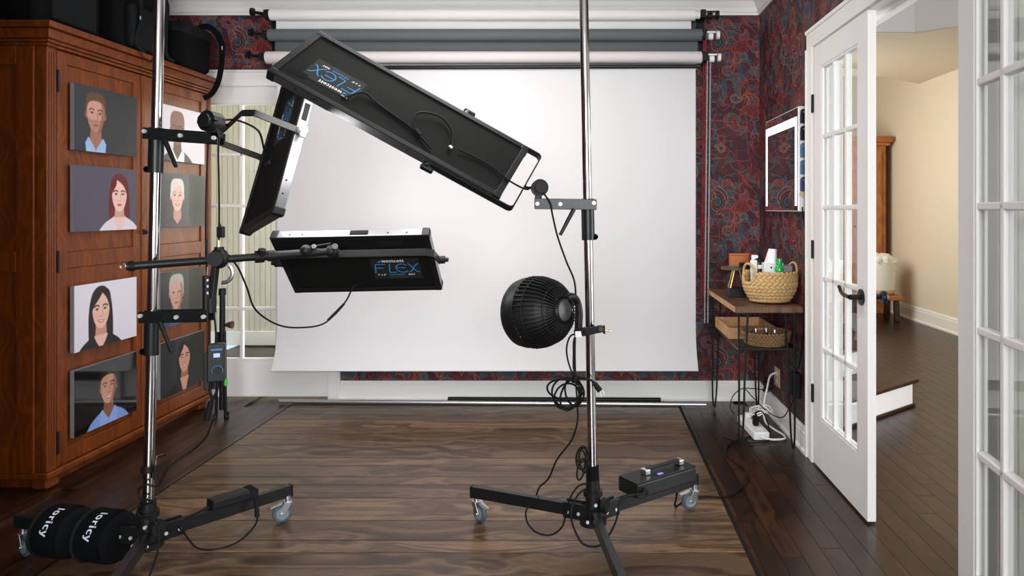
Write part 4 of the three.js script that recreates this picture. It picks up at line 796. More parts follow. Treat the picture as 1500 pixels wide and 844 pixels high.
// sandbags over the left leg
const bagText = canvas(512, 256, (c, w, h) => { c.fillStyle = '#0c0d0f'; c.fillRect(0, 0, w, h); c.fillStyle = '#cfd6e2'; c.font = 'bold 92px sans-serif'; c.textAlign = 'center'; c.fillText('loricy', w / 2, 150); });
const bagPrint = phy({ map: bagText, roughness: 0.9, specularIntensity: 0.12 });
{
  const d = V(-2.035 + 1.528, 0, -2.584 + 2.48).normalize(), side = V(-d.z, 0, d.x);
  [[0.165, 'black sandbag against the stand hub with white lettering'], [0.345, 'black sandbag near the caster with white lettering']].forEach(([f, label], i) => {
    const c = LH.clone().addScaledVector(d, f), t = thing('sandbag', label, 'sandbag', [c.x, 0, c.z], 'sandbags on the stand leg');
    const prof = [], L = 0.15;
    for (let k = 0; k <= 20; k++) { const s = k / 20 * 2 - 1; prof.push([Math.max(0.0005, 0.088 * Math.pow(1 - Math.pow(Math.abs(s), 6), 0.5)), s * L / 2]); }
    const g = lathe(prof, 40); basis(g, side, d.clone(), V(0, 1, 0), V(0, 0.106, 0));
    put('bag', g, M.fabric, t);
    const cam = side.z > 0 ? side.clone() : side.clone().negate(), cg = new THREE.PlaneGeometry(1, 1, 24, 1), cp = cg.attributes.position;
    for (let k = 0; k < cp.count; k++) { const f = -0.5 + (cp.getX(k) + 0.5) * 2.5, e = cp.getY(k) * 0.1; const q = V(0, 0.106, 0).addScaledVector(d, -e).add(V(0, Math.cos(f) * 0.0905, 0)).addScaledVector(cam, Math.sin(f) * 0.0905); cp.setXYZ(k, q.x, q.y, q.z); }
    cg.computeVertexNormals();
    put('print', cg, bagPrint, t);
    put('strap', [new THREE.TorusGeometry(0.086, 0.006, 8, 36).applyQuaternion(new THREE.Quaternion().setFromUnitVectors(V(0, 0, 1), d)).translate(d.x * 0.062, 0.106, d.z * 0.062)], M.fabricGrey, t);
  });
}
// AC adapter strapped on the left stand's back leg
{
  const d = V(-1.219 + 1.528, 0, -2.851 + 2.48).normalize(), c = LH.clone().addScaledVector(d, 0.29), t = thing('power_adapter', 'black power adapter resting on the back leg of the sandbagged stand', 'adapter', [c.x, 0.148, c.z]);
  put('case', [bar(d.clone().multiplyScalar(-0.085).setY(0.0175), d.clone().multiplyScalar(0.085).setY(0.0175), 0.062, 0.034, V(0, 1, 0), 0.006)], M.black, t);
  put('velcro_strap', [bar(d.clone().multiplyScalar(0.05).setY(0.0175), d.clone().multiplyScalar(0.08).setY(0.0175), 0.065, 0.037, V(0, 1, 0), 0.004)], M.fabricGrey, t);
  const o = V(c.x, 0.148, c.z), w = (px, py, Z) => P(px, py, Z).sub(o);
  wire(t, [d.clone().multiplyScalar(0.085).setY(0.02), w(370, 732, 2.74), w(373, 745, 2.72), w(374, 764, 2.7), w(368, 776, 2.7), w(345, 797, 2.66), w(310, 808, 2.62), w(285, 805, 2.58), w(268, 786, 2.55), w(258, 774, 2.52)], 0.0034);
  put('inline_plug', [rod(w(373, 741, 2.72), w(374, 760, 2.7), 0.008, 0.009, 10)], M.rubber, t);
  wire(t, [d.clone().multiplyScalar(-0.085).setY(0.014), w(296, 748, 2.6), w(280, 757, 2.58), w(262, 762, 2.55)], 0.004);
}
// power supply on the right stand's back leg
{
  const d = V(0.429 - RH.x, 0, -2.973 + 2.664).normalize(), s = V(-d.z, 0, d.x), c = RH.clone().addScaledVector(d, 0.335), t = thing('power_supply', 'black battery power supply with handle on the back leg of the fan stand', 'power supply', [c.x, 0, c.z]);
  const q = (a, b, y) => V(0, y, 0).addScaledVector(d, a).addScaledVector(s, b);
  put('case', [bar(q(-0.165, 0.0, 0.176), q(0.155, 0.0, 0.176), 0.115, 0.054, V(0, 1, 0), 0.005)], M.blackMetal, t);
  put('lid', [bar(q(-0.165, 0, 0.2050), q(0.155, 0, 0.2050), 0.108, 0.008, V(0, 1, 0), 0.002)], M.black, t);
  put('handle', [bar(q(-0.07, 0.0, 0.2290), q(0.11, 0.0, 0.2290), 0.02, 0.01, V(0, 1, 0), 0.004)], M.black, t);
  putEach('handle_bracket', [bar(q(-0.085, 0, 0.2200), q(-0.06, 0, 0.2200), 0.036, 0.022, V(0, 1, 0), 0.004), bar(q(0.1, 0, 0.2200), q(0.125, 0, 0.2200), 0.036, 0.022, V(0, 1, 0), 0.004)], M.steel, t);
  put('display', [bar(q(-0.035, 0.032, 0.2095), q(-0.01, 0.032, 0.2095), 0.014, 0.002, V(0, 1, 0), 0.0005)], M.violetGlow, t);
  put('rating_plate', [bar(q(0.02, -0.035, 0.2095), q(0.09, -0.035, 0.2095), 0.02, 0.001, V(0, 1, 0), 0.0003)], M.blueInk, t);
  putEach('connector', [rod(q(-0.13, 0.05, 0.178), q(-0.14, 0.08, 0.176), 0.012, 0.01, 12), rod(q(0.155, 0.0, 0.178), q(0.175, 0.0, 0.18), 0.014, 0.012, 12)], M.black, t);
  const o = V(c.x, 0, c.z), w = (px, py, Z) => P(px, py, Z).sub(o);
  wire(t, [q(-0.14, 0.078, 0.176), w(910, 735, 2.62), w(903, 765, 2.6), w(890, 790, 2.56), w(876, 803, 2.54), w(855, 800, 2.54), w(842, 780, 2.56), w(836, 755, 2.6), w(842, 735, 2.63), w(852, 722, 2.65), w(866, 716, 2.655)], 0.004);
}
// cables on the right stand
{
  const t = thing('power_cord_coil', 'coiled black power cord with plug tied to the fan stand', 'power cord', P(843, 555, 2.63).toArray()), o = t.position, w = (px, py, Z) => P(px, py, Z).sub(o);
  const loops = [];
  for (const [cx, cy, rx, ry, rot] of [[832, 577, 24, 22, 0.4], [828, 572, 27, 15, 0.1], [836, 580, 14, 24, 0.35], [839, 576, 11, 20, -0.2], [830, 582, 17, 20, 0.7]]) {
    const pts = [];
    for (let k = 0; k <= 14; k++) { const a = k / 14 * Math.PI * 2, x = rx * Math.cos(a), y = ry * Math.sin(a); pts.push(w(cx + x * Math.cos(rot) - y * Math.sin(rot), cy + x * Math.sin(rot) + y * Math.cos(rot), 2.63 + 0.012 * Math.sin(a * 2 + rx))); }
    loops.push(tube(pts, 0.0038, 7, 70));
  }
  put('loop', loops, M.rubber, t);
  put('tie', [disc(w(843, 556, 2.63), V(0.2, 1, 0), 0.014, 0.03)], M.rubber, t);
  wire(t, [w(846, 490, 2.65), w(836, 493, 2.645), w(830, 510, 2.64), w(832, 530, 2.635), w(840, 553, 2.63)], 0.0034, 'lead');
  wire(t, [w(848, 488, 2.65), w(841, 498, 2.64), w(840, 520, 2.635), w(840, 540, 2.635), w(842, 553, 2.63)], 0.0034, 'lead');
  wire(t, [w(846, 556, 2.63), w(858, 556, 2.615), w(868, 560, 2.61), w(872, 564, 2.61)], 0.0038, 'lead');
  put('plug', [rod(w(871, 563, 2.61), w(879, 574, 2.61), 0.009, 0.011, 10)], M.rubber, t);
  putEach('prong', [rod(w(878, 575, 2.615), w(881, 582, 2.615), 0.002, 0.002, 6), rod(w(882, 573, 2.605), w(885, 579, 2.605), 0.002, 0.002, 6)], M.steel, t);
}
tag(put('panel_cable', tube([P(796, 283, 2.63), P(805, 297, 2.62), P(809, 315, 2.62), P(816, 345, 2.62), P(830, 385, 2.62), P(841, 412, 2.63), P(843.5, 440, 2.64), P(843, 475, 2.64), P(842, 520, 2.64), P(843, 555, 2.645), P(846, 600, 2.645), P(846, 618, 2.645), P(838, 645, 2.66), P(816, 675, 2.7), P(802, 705, 2.76), P(790, 716, 2.78), P(785, 728, 2.79), P(778, 740, 2.745), P(770, 752, 2.7), P(772, 768, 2.68), P(786, 783, 2.66), P(806, 786.5, 2.65), P(822, 776, 2.64), P(830, 752, 2.635), P(836, 730, 2.63), P(848, 714, 2.635), P(864, 710, 2.65)], 0.0036, 7, 260), M.rubber), 'black cable dropping from the long panel down past the fan', 'cable');
tag(put('wound_cable', [[853, 673, 9, 17, 0.1], [854, 678, 5, 17, -0.15], [852, 669, 7, 11, 0.3], [851, 690, 5, 16, 0.2]].map(([cx, cy, rx, ry, rot]) => { const pts = []; for (let k = 0; k <= 12; k++) { const a = k / 12 * Math.PI * 2, x = rx * Math.cos(a), y = ry * Math.sin(a); pts.push(P(cx + x * Math.cos(rot) - y * Math.sin(rot), cy + x * Math.sin(rot) + y * Math.cos(rot), 2.64)); } return tube(pts, 0.0036, 7, 60); }), M.rubber), 'black cable loops bound just above the fan stand hub', 'cable');
tag(put('electric_cord', tube([V(0.37, 0.165, -2.93), P(992, 728, 2.95), V(0.37, 0.012, -2.99), V(0.43, 0.011, -3.06), V(0.5, 0.011, -3.09), V(0.6, 0.008, -3.1), V(0.69, 0.006, -3.2), V(0.745, 0.006, -3.3), V(0.76, 0.006, -3.42), V(0.71, 0.006, -3.62), V(0.76, 0.006, -3.8), V(0.86, 0.006, -3.9), V(0.93, 0.006, -3.95), V(0.96, 0.02, -4.02), V(0.965, 0.06, -4.06)], 0.0042, 7, 160), M.rubber), 'black cord running over the floor from the power supply to the power strip', 'cord');
// clip-on fan
{
  const c = P(787, 458, 2.62), t = thing('clip_fan', 'round black fan clamped to the chrome stand', 'fan', c.toArray());
  const ax = V(-0.8, -0.13, -0.58).normalize(), up = V(0, 1, 0).addScaledVector(ax, -ax.y).normalize(), sd = V(0, 0, 0).crossVectors(up, ax);
  const B = (g) => basis(g, sd, ax, up.clone().negate(), V(0, 0, 0));     // lathe axis y becomes the fan axis (front at +)
  put('front_ring', B(lathe([[0.098, 0.085], [0.112, 0.082], [0.124, 0.066], [0.13, 0.04], [0.131, 0.008], [0.126, 0.006], [0.122, 0.04], [0.112, 0.072], [0.098, 0.08]], 48)), M.black, t);
  const rim = [];
  for (let k = 0; k < 44; k++) {                                // rear grille fins
    const a = k / 44 * Math.PI * 2, pts = [[0.128, 0.01], [0.124, -0.03], [0.108, -0.075], [0.08, -0.108], [0.05, -0.122]];
    const dir = (r, y) => V(r * Math.cos(a), y, r * Math.sin(a));
    for (let i = 0; i < 4; i++) { const g = bar(dir(...pts[i]), dir(...pts[i + 1]), 0.0035, 0.012, dir(1, 0.001), 0.0008); rim.push(g); }
  }
  const grille = put('rear_grille', B(join(rim)), M.black, t); grille.userData.kind = 'stuff';
  put('grille_ring', B(join([0.125, 0.09].map((r, i) => new THREE.TorusGeometry(r, 0.003, 8, 48).rotateX(Math.PI / 2).translate(0, [-0.03, -0.098][i], 0)))), M.black, t);
  put('inner_shell', B(lathe([[0.05, -0.112], [0.078, -0.1], [0.104, -0.07], [0.119, -0.028], [0.122, 0.01]], 40)), std({ color: rgb(0.006, 0.006, 0.006), roughness: 0.6, side: THREE.DoubleSide }), t);
  put('motor_housing', B(lathe([[0.0005, 0.0], [0.05, 0.0], [0.05, -0.1], [0.044, -0.122], [0.036, -0.13], [0.0005, -0.131]], 32)), M.blackMetal, t);
  const bl = [];
  for (let k = 0; k < 5; k++) { const a = k / 5 * Math.PI * 2, g = new THREE.PlaneGeometry(0.065, 0.055, 4, 2); g.rotateX(-Math.PI / 2 + 0.5).translate(0.08, 0.03, 0).rotateY(a); bl.push(g); }
  put('blade', B(join(bl)), std({ color: rgb(0.02, 0.02, 0.02), roughness: 0.4, side: THREE.DoubleSide }), t);
  const gw = [];
  for (const r of [0.03, 0.055, 0.08]) gw.push(new THREE.TorusGeometry(r, 0.0018, 6, 40).rotateX(Math.PI / 2).translate(0, 0.08, 0));
  for (let k = 0; k < 16; k++) { const a = k / 16 * 6.283; gw.push(rod(V(0, 0.08, 0), V(0.105 * Math.cos(a), 0.08, 0.105 * Math.sin(a)), 0.0016, 0.0016, 5)); }
  put('front_grille', B(join(gw)), M.black, t);
  const w = (px, py, Z) => P(px, py, Z).sub(c);
  put('neck', tube([w(818, 452, 2.58), w(828, 438, 2.59), w(837, 435, 2.61), w(845, 442, 2.645), w(848.5, 458, 2.65), w(848, 475, 2.65), w(847.5, 488, 2.65)], 0.0135, 14, 60), M.black, t);
  const cl = put('clamp', [bar(w(842, 489, 2.65), w(860, 486, 2.64), 0.03, 0.03, V(0, 0, 1), 0.004), bar(w(858, 488, 2.62), w(882, 482, 2.61), 0.012, 0.026, V(0, 1, 0), 0.003), bar(w(862, 486, 2.7), w(882, 483, 2.7), 0.012, 0.026, V(0, 1, 0), 0.003), bar(w(880, 483, 2.6), w(880, 483, 2.71), 0.02, 0.024, V(0, 1, 0), 0.003), disc(w(885, 484, 2.65), V(1, 0.05, 0), 0.016, 0.008, 12)], M.black, t);
  put('clamp_screw', [rod(w(878, 484, 2.65), w(896, 486, 2.65), 0.0035, 0.0035, 8)], M.brass, cl);
  put('sticker', [bar(w(842.5, 491, 2.63), w(852.5, 490.5, 2.63), 0.001, 0.022, V(0, 1, 0), 0.0003)], M.plasticWhite, cl);
}
console.log('stands done');
// ---------------------------------------------------------------- console table and its things
const TX0 = 0.765, TX1 = 1.115, TZ0 = -4.52, TZ1 = -3.67, TTOP = 0.755;
{
  const t = thing('console_table', 'narrow wooden console table on black hairpin legs against the wall', 'table', [0, 0, 0]);
  put('table_top', bx(TX0, TX1, TTOP - 0.032, TTOP, TZ0, TZ1, 0.003), M.walnut, t);
  put('edge_strip', bx(TX0 - 0.003, TX0, TTOP - 0.03, TTOP - 0.003, TZ0 + 0.005, TZ1 - 0.01), M.oakRaw, t);
  put('shelf', bx(TX0 + 0.02, TX1 - 0.015, 0.522, 0.534, TZ0 + 0.05, TZ1 - 0.04, 0.002), M.blackMetal, t);
  for (const [x, z, sx, sz] of [[TX0 + 0.028, TZ1 - 0.035, 1, -1], [TX1 - 0.035, TZ1 - 0.035, -1, -1], [TX0 + 0.028, TZ0 + 0.035, 1, 1], [TX1 - 0.035, TZ0 + 0.035, -1, 1]]) {
    const c = V(x, 0.0055, z);
    put('leg', [tube([[x - 0.006, TTOP - 0.034, z + sz * -0.004], [x - 0.003, 0.4, z], [x - 0.0015, 0.06, z], [x + sx * 0.006, 0.006, z + sz * 0.004], [x + sx * 0.016, 0.06, z + sz * 0.006], [x + sx * 0.03, 0.4, z + sz * 0.012], [x + sx * 0.046, TTOP - 0.034, z + sz * 0.016]], 0.0055, 8, 90)], M.blackMetal, t);
    put('mounting_plate', bx(x - 0.02, x + sx * 0.03 + 0.02, TTOP - 0.036, TTOP - 0.032, z - 0.03, z + 0.03), M.blackMetal, t);
  }
}
// woven strands: one braided lump per stitch, laid in rows over an oval bowl
function wovenWall(prof, sx, sz, rows, cols, lump, gapTest) {
  const out = [], c = new THREE.SphereGeometry(1, 7, 5);
  for (let r = 0; r < rows; r++) {
    const f = (r + 0.5) / rows, [R, y] = prof(f);
    for (let k = 0; k < cols; k++) {
      const a = (k + (r % 2) * 0.5) / cols * Math.PI * 2;
      if (gapTest && gapTest(a, y)) continue;
      const g = c.clone().scale(lump[0], lump[1], lump[2]).rotateZ((r % 2 ? 1 : -1) * 0.55).rotateY(Math.PI / 2 - a);
      out.push(g.translate(R * sx * Math.cos(a), y, R * sz * Math.sin(a)));
    }
  }
  return join(out);
}
{
  const t = thing('wicker_basket', 'oval seagrass basket with loop handles full of toiletries on the table', 'basket', [0.985, TTOP + 0.001, -3.84]);
  const prof = (f) => [0.097 + 0.045 * Math.sin(Math.min(1, f * 1.25) * Math.PI * 0.62), 0.012 + f * 0.155];
  const gap = (a, y) => Math.abs(Math.atan2(Math.sin(a - Math.PI * 0.86), Math.cos(a - Math.PI * 0.86))) < 0.36 && y > 0.108 || Math.abs(Math.atan2(Math.sin(a + 0.28), Math.cos(a + 0.28))) < 0.36 && y > 0.115;
  put('woven_wall', wovenWall(prof, 1, 0.78, 9, 30, [0.0195, 0.0115, 0.0085], gap), M.wicker, t).userData.kind = 'stuff';
  put('inner_shell', lathe([[0.0005, 0.006], [0.1, 0.006], [0.122, 0.05], [0.135, 0.1], [0.136, 0.115], [0.132, 0.1], [0.118, 0.052], [0.096, 0.012], [0.0005, 0.012]], 36).scale(1, 1, 0.78), M.wicker, t);
  for (const a0 of [Math.PI * 0.86, -0.28]) {
    const pts = []; for (let k = 0; k <= 10; k++) { const f = k / 10 * Math.PI, a = a0 + 0.42 * Math.cos(f); pts.push(V(0.142 * Math.cos(a), 0.15 + 0.062 * Math.sin(f), 0.142 * 0.78 * Math.sin(a))); }
    put('handle', tube(pts, 0.0068, 8, 40), M.wicker, t);
    const q = []; for (let k = 0; k <= 10; k++) { const f = k / 10 * Math.PI, a = a0 + 0.38 * Math.cos(f); q.push(V(0.146 * Math.cos(a), 0.15 - 0.045 * Math.sin(f), 0.146 * 0.78 * Math.sin(a))); }
    put('handle_rim', tube(q, 0.006, 8, 40), M.wicker, t);
  }
  // contents: things of their own
  const B = (x, y, z) => [0.985 + x, TTOP + 0.016 + y, -3.84 + z];
  const pump = thing('pump_bottle', 'black pump bottle standing in the seagrass basket', 'bottle', B(-0.05, 0, -0.055));
  put('body', lathe([[0.0005, 0], [0.034, 0], [0.036, 0.01], [0.036, 0.19], [0.03, 0.215], [0.014, 0.225], [0.014, 0.245], [0.0005, 0.245]], 24), M.blackMetal, pump);
  put('pump', [rod(V(0, 0.24, 0), V(0, 0.275, 0), 0.006), disc(V(0, 0.28, 0), V(0, 1, 0), 0.013, 0.014), bar(V(0, 0.282, 0), V(0.0, 0.28, 0.035), 0.012, 0.01)], M.blackMetal, pump);
  put('printed_mark', [new THREE.CylinderGeometry(0.0363, 0.0363, 0.02, 12, 1, true, -0.3, 0.6).translate(0, 0.175, 0)], M.plasticWhite, pump);
  const tis = thing('tissue_box', 'white tissue box with a raised tissue in the seagrass basket', 'tissues', B(0.012, 0.035, 0.0));
  put('box', bx(-0.052, 0.052, 0, 0.165, -0.03, 0.03, 0.003), M.plasticWhite, tis);
  put('printed_dot', [disc(V(-0.012, 0.14, 0.0305), V(0, 0, 1), 0.005, 0.001, 14)], M.black, tis);
  const tg = new THREE.PlaneGeometry(0.07, 0.075, 8, 8), tp = tg.attributes.position;
  for (let i = 0; i < tp.count; i++) { const u = tp.getX(i) / 0.035, v = tp.getY(i) / 0.0375; tp.setXYZ(i, tp.getX(i) * (1 - 0.35 * (v * 0.5 + 0.5)) + 0.01 * v, 0.2 + tp.getY(i), 0.014 * Math.sin(u * 3.2 + v) - 0.012 * u * u); }
  tg.computeVertexNormals();
  put('tissue', tg, std({ color: rgb(0.82, 0.81, 0.8), roughness: 0.95, side: THREE.DoubleSide }), tis);
  const gb = thing('green_capped_bottle', 'small clear bottle with bright green cap in the basket', 'bottle', B(0.035, 0.06, 0.055));
  put('body', lathe([[0.0005, 0], [0.02, 0], [0.022, 0.01], [0.022, 0.09], [0.02, 0.1], [0.0005, 0.1]], 24), M.plasticWhite, gb);
  put('shoulder', lathe([[0.0215, 0.092], [0.0235, 0.1], [0.022, 0.118], [0.0155, 0.13], [0.0155, 0.132], [0.0005, 0.132]], 24), M.green, gb);
  put('cap', lathe([[0.0165, 0.132], [0.0165, 0.162], [0.015, 0.165], [0.0005, 0.165]], 24), M.green, gb);
  for (const [x, z, h, mat, label] of [[-0.085, -0.01, 0.2, M.plasticWhite, 'white squeeze tube leaning at the basket rim beside the leather box'], [-0.07, -0.05, 0.225, M.plasticWhite, 'taller white tube behind the squeeze tube in the basket']]) {
    const tb = thing('cream_tube', label, 'tube', B(x, 0.012, z));
    put('body', [bx(-0.018, 0.018, 0.02, h, -0.012, 0.012, 0.006)], mat, tb); put('cap', [rod(V(0, 0, 0), V(0, 0.02, 0), 0.012, 0.013, 14)], mat, tb);
  }
  const br = thing('hair_brush_case', 'olive brown pouch seen through the basket handle', 'pouch', B(-0.07, 0.01, 0.045));
  put('pouch', softBox(0.06, 0.085, 0.05, 0.015, 0.04), M.olive, br); put('closure', bx(-0.022, 0.022, 0.08, 0.092, -0.01, 0.01, 0.003), M.black, br);
  const gp = thing('folded_pouch', 'grey folded pouch at the wall side of the basket', 'pouch', B(0.085, 0.05, -0.01));
  put('pouch', softBox(0.045, 0.125, 0.1, 0.012, 0.03), M.grey, gp); put('flap', bx(-0.024, 0.024, 0.1, 0.135, -0.048, 0.05, 0.004), M.grey, gp);
}
{
  // small pedestal behind the basket
  const t = thing('pedestal_stand', 'small wooden pedestal with brass legs on a dark block', 'stand', [0.855, TTOP + 0.001, -4.1]);
  put('base_block', bx(-0.045, 0.07, 0, 0.052, -0.045, 0.045, 0.003), M.black, t);
  put('platform', [disc(V(0, 0.165, 0), V(0, 1, 0), 0.085, 0.015, 36)], M.walnut, t);
  for (const k of [-1, 1]) put('brass_leg', [rod(V(-0.036, 0.052, k * 0.03), V(-0.01, 0.158, k * 0.02), 0.0045, 0.0045, 10)], M.brass, t);
  put('brass_leg', [rod(V(0.05, 0.052, 0), V(0.02, 0.158, 0), 0.0045, 0.0045, 10)], M.brass, t);
  const y = TTOP + 0.1745;
  const b = thing('leather_box', 'tan brown wooden box on the pedestal behind the basket', 'box', [0.873, y, -4.11]);
  put('box', bx(-0.05, 0.055, 0, 0.062, -0.03, 0.03, 0.003), M.leather, b); put('lid', bx(-0.051, 0.056, 0.062, 0.073, -0.031, 0.031, 0.003), M.leather, b);
  const c = thing('teal_comb', 'teal comb lying on the pedestal edge', 'comb', [0.826, y, -4.06]);
  put('spine', bx(-0.02, 0.035, 0, 0.006, -0.006, 0.002, 0.002), M.teal, c); put('teeth', Array.from({ length: 12 }, (_, k) => bx(-0.019 + k * 0.0045, -0.0165 + k * 0.0045, 0, 0.004, 0.002, 0.014)), M.teal, c);
  const k = thing('black_compact', 'small black compact on the pedestal beside the tan box', 'compact', [0.89, y, -4.045]);
  put('base', bx(-0.025, 0.03, 0, 0.014, -0.018, 0.018, 0.004), M.black, k); put('lid', bx(-0.025, 0.03, 0.0145, 0.026, -0.018, 0.018, 0.004), M.black, k);
}
{
  const t = thing('wooden_tray', 'pale wooden tray under the woven tray on the lower shelf', 'tray', [0.925, 0.535, -4.17]);
  put('bottom', bx(-0.13, 0.13, 0, 0.008, -0.2, 0.2), M.oakRaw, t);
  for (const [a, b, c, d] of [[-0.138, -0.126, -0.2, 0.2], [0.126, 0.138, -0.2, 0.2], [-0.138, 0.138, -0.21, -0.198], [-0.138, 0.138, 0.198, 0.21]]) put('side', bx(a, b, 0, 0.062, c, d, 0.003), M.oakRaw, t);
  const w = thing('woven_tray', 'dark woven tray with small bottles on the lower shelf', 'tray', [0.965, 0.535, -3.845]);
  put('woven_wall', wovenWall((f) => [0.112 + 0.018 * f, 0.008 + f * 0.06], 1, 0.95, 5, 38, [0.014, 0.0078, 0.0075]), M.wickerDark, w).userData.kind = 'stuff';
  put('bottom', [disc(V(0, 0.004, 0), V(0, 1, 0), 0.115, 0.006, 30)], M.wickerDark, w);
  for (const [x, z] of [[-0.05, -0.02], [0.01, -0.035], [0.045, 0.01]]) { const b = thing('nail_bottle', 'tiny dark bottle with silver cap in the woven tray', 'bottle', [0.965 + x, 0.5425, -3.845 + z], 'tiny bottles in the woven tray'); put('body', lathe([[0.0005, 0], [0.011, 0], [0.012, 0.035], [0.006, 0.045], [0.0005, 0.045]], 14), M.black, b); put('cap', lathe([[0.0065, 0.045], [0.0065, 0.068], [0.0005, 0.07]], 14), M.steel, b); }
}
// ---------------------------------------------------------------- lit mirror on the right wall
{
  const z0 = -4.362, z1 = -3.675, y0 = 1.246, y1 = 1.79, X = 1.0885, t = thing('lighted_mirror', 'wall mirror with glowing white border and pale sides', 'mirror', [RIGHT_X, y0, (z0 + z1) / 2]);
  const o = [-RIGHT_X, -y0, -(z0 + z1) / 2], m = (...a) => bx(...a).translate(...o);
  put('case', m(X + 0.004, RIGHT_X - 0.001, y0, y1, z0, z1, 0.002), M.plasticWhite, t);
  put('glass', m(X, X + 0.004, y0 + 0.006, y1 - 0.006, z0 + 0.006, z1 - 0.006), M.mirror, t);
  const s = 0.032, i = 0.026;
  for (const [a, b, c, d] of [[y1 - 0.05 - 0.045, y1 - 0.05, z0 + i, z1 - i], [y0 + 0.03, y1 - 0.095, z0 + i, z0 + i + s], [y0 + 0.03, y1 - 0.095, z1 - i - s, z1 - i]]) put('light_strip', m(X - 0.0006, X, a, b, c, d), M.ledStrip, t);
  const l = areaLight([1, 0.97, 0.93], 3, 0.6, 0.04, [X - 0.004, y1 - 0.07, (z0 + z1) / 2], [X - 1, y1 - 0.07, (z0 + z1) / 2]);
  areaLight([1, 0.97, 0.93], 3, 0.032, 0.42, [X - 0.004, 1.48, z0 + i + s / 2], [X - 1, 1.48, z0 + i + s / 2]);
  areaLight([1, 0.97, 0.93], 3, 0.032, 0.42, [X - 0.004, 1.48, z1 - i - s / 2], [X - 1, 1.48, z1 - i - s / 2]);
  const cols = [[M.black, 'upper black'], [M.black, 'lower black'], [M.blue, 'upper blue'], [M.blue, 'lower blue'], [M.navy, 'navy']];
  cols.forEach(([mat, what], k) => {
    const y = 1.752 - k * 0.0875, c = thing('spring_clip', what + ' spring clip hooked on the side of the lit mirror', 'clip', [1.112, y, z1 + 0.0005]);
    put('body', bx(-0.015, 0.014, -0.052, 0.0, 0, 0.012, 0.004), mat, c);
    put('coil', [new THREE.TorusGeometry(0.0125, 0.004, 8, 20).translate(0.0, 0.006, 0.013), disc(V(0, 0.006, 0.01), V(0, 0, 1), 0.0125, 0.014, 18)], k < 2 ? M.black : mat, c);
    put('rivet', [disc(V(0, 0.006, 0.018), V(0, 0, 1), 0.004, 0.004, 10)], M.grey, c);
  });
  const bd = thing('wooden_disc', 'small beige disc stuck below the clips on the mirror side', 'disc', [1.11, 1.335, z1 + 0.0005]);
  put('face', [disc(V(0, 0, 0.003), V(0, 0, 1), 0.0155, 0.006, 24)], M.beige, bd); put('rim', [new THREE.TorusGeometry(0.0155, 0.0015, 6, 24).translate(0, 0, 0.005)], M.beige, bd);
  tag(put('electric_cord', tube([V(1.108, 1.27, z1 + 0.006), V(1.11, 1.22, z1 + 0.012), V(1.122, 1.15, z1 + 0.01), V(1.126, 0.9, -3.69), V(1.127, 0.6, -3.72), V(1.118, 0.43, -3.76), V(1.11, 0.405, -3.78)], 0.0035, 7, 90), M.rubber), 'thin black cord running down the wall from the lit mirror', 'cord');
}
{
  const t = thing('mirror_adapter', 'black power adapter hanging behind the front table leg', 'adapter', [1.106, 0.3, -3.79]);
  put('case', bx(-0.02, 0.022, -0.045, 0.09, -0.03, 0.03, 0.005), M.black, t); put('ridge', bx(-0.022, 0.0, -0.03, 0.075, -0.02, 0.02, 0.003), M.rubber, t);
  wire(t, [[-0.002, -0.045, 0], [-0.02, -0.12, -0.05], [-0.03, -0.19, -0.14], [-0.07, -0.2, -0.25], [-0.12, -0.16, -0.4], [-0.14, -0.14, -0.55]], 0.003);
}
{
  const t = thing('wall_outlet', 'cream wall outlet under the console table', 'outlet', [RIGHT_X, 0.26, -4.24]);
  put('plate', bx(-0.006, -0.0005, -0.055, 0.055, -0.055, 0.055, 0.002), M.beige, t);
  put('socket', bx(-0.009, -0.006, 0.008, 0.036, -0.016, 0.016, 0.002), M.plasticWhite, t); put('socket', bx(-0.009, -0.006, -0.036, -0.008, -0.016, 0.016, 0.002), M.plasticWhite, t);
}
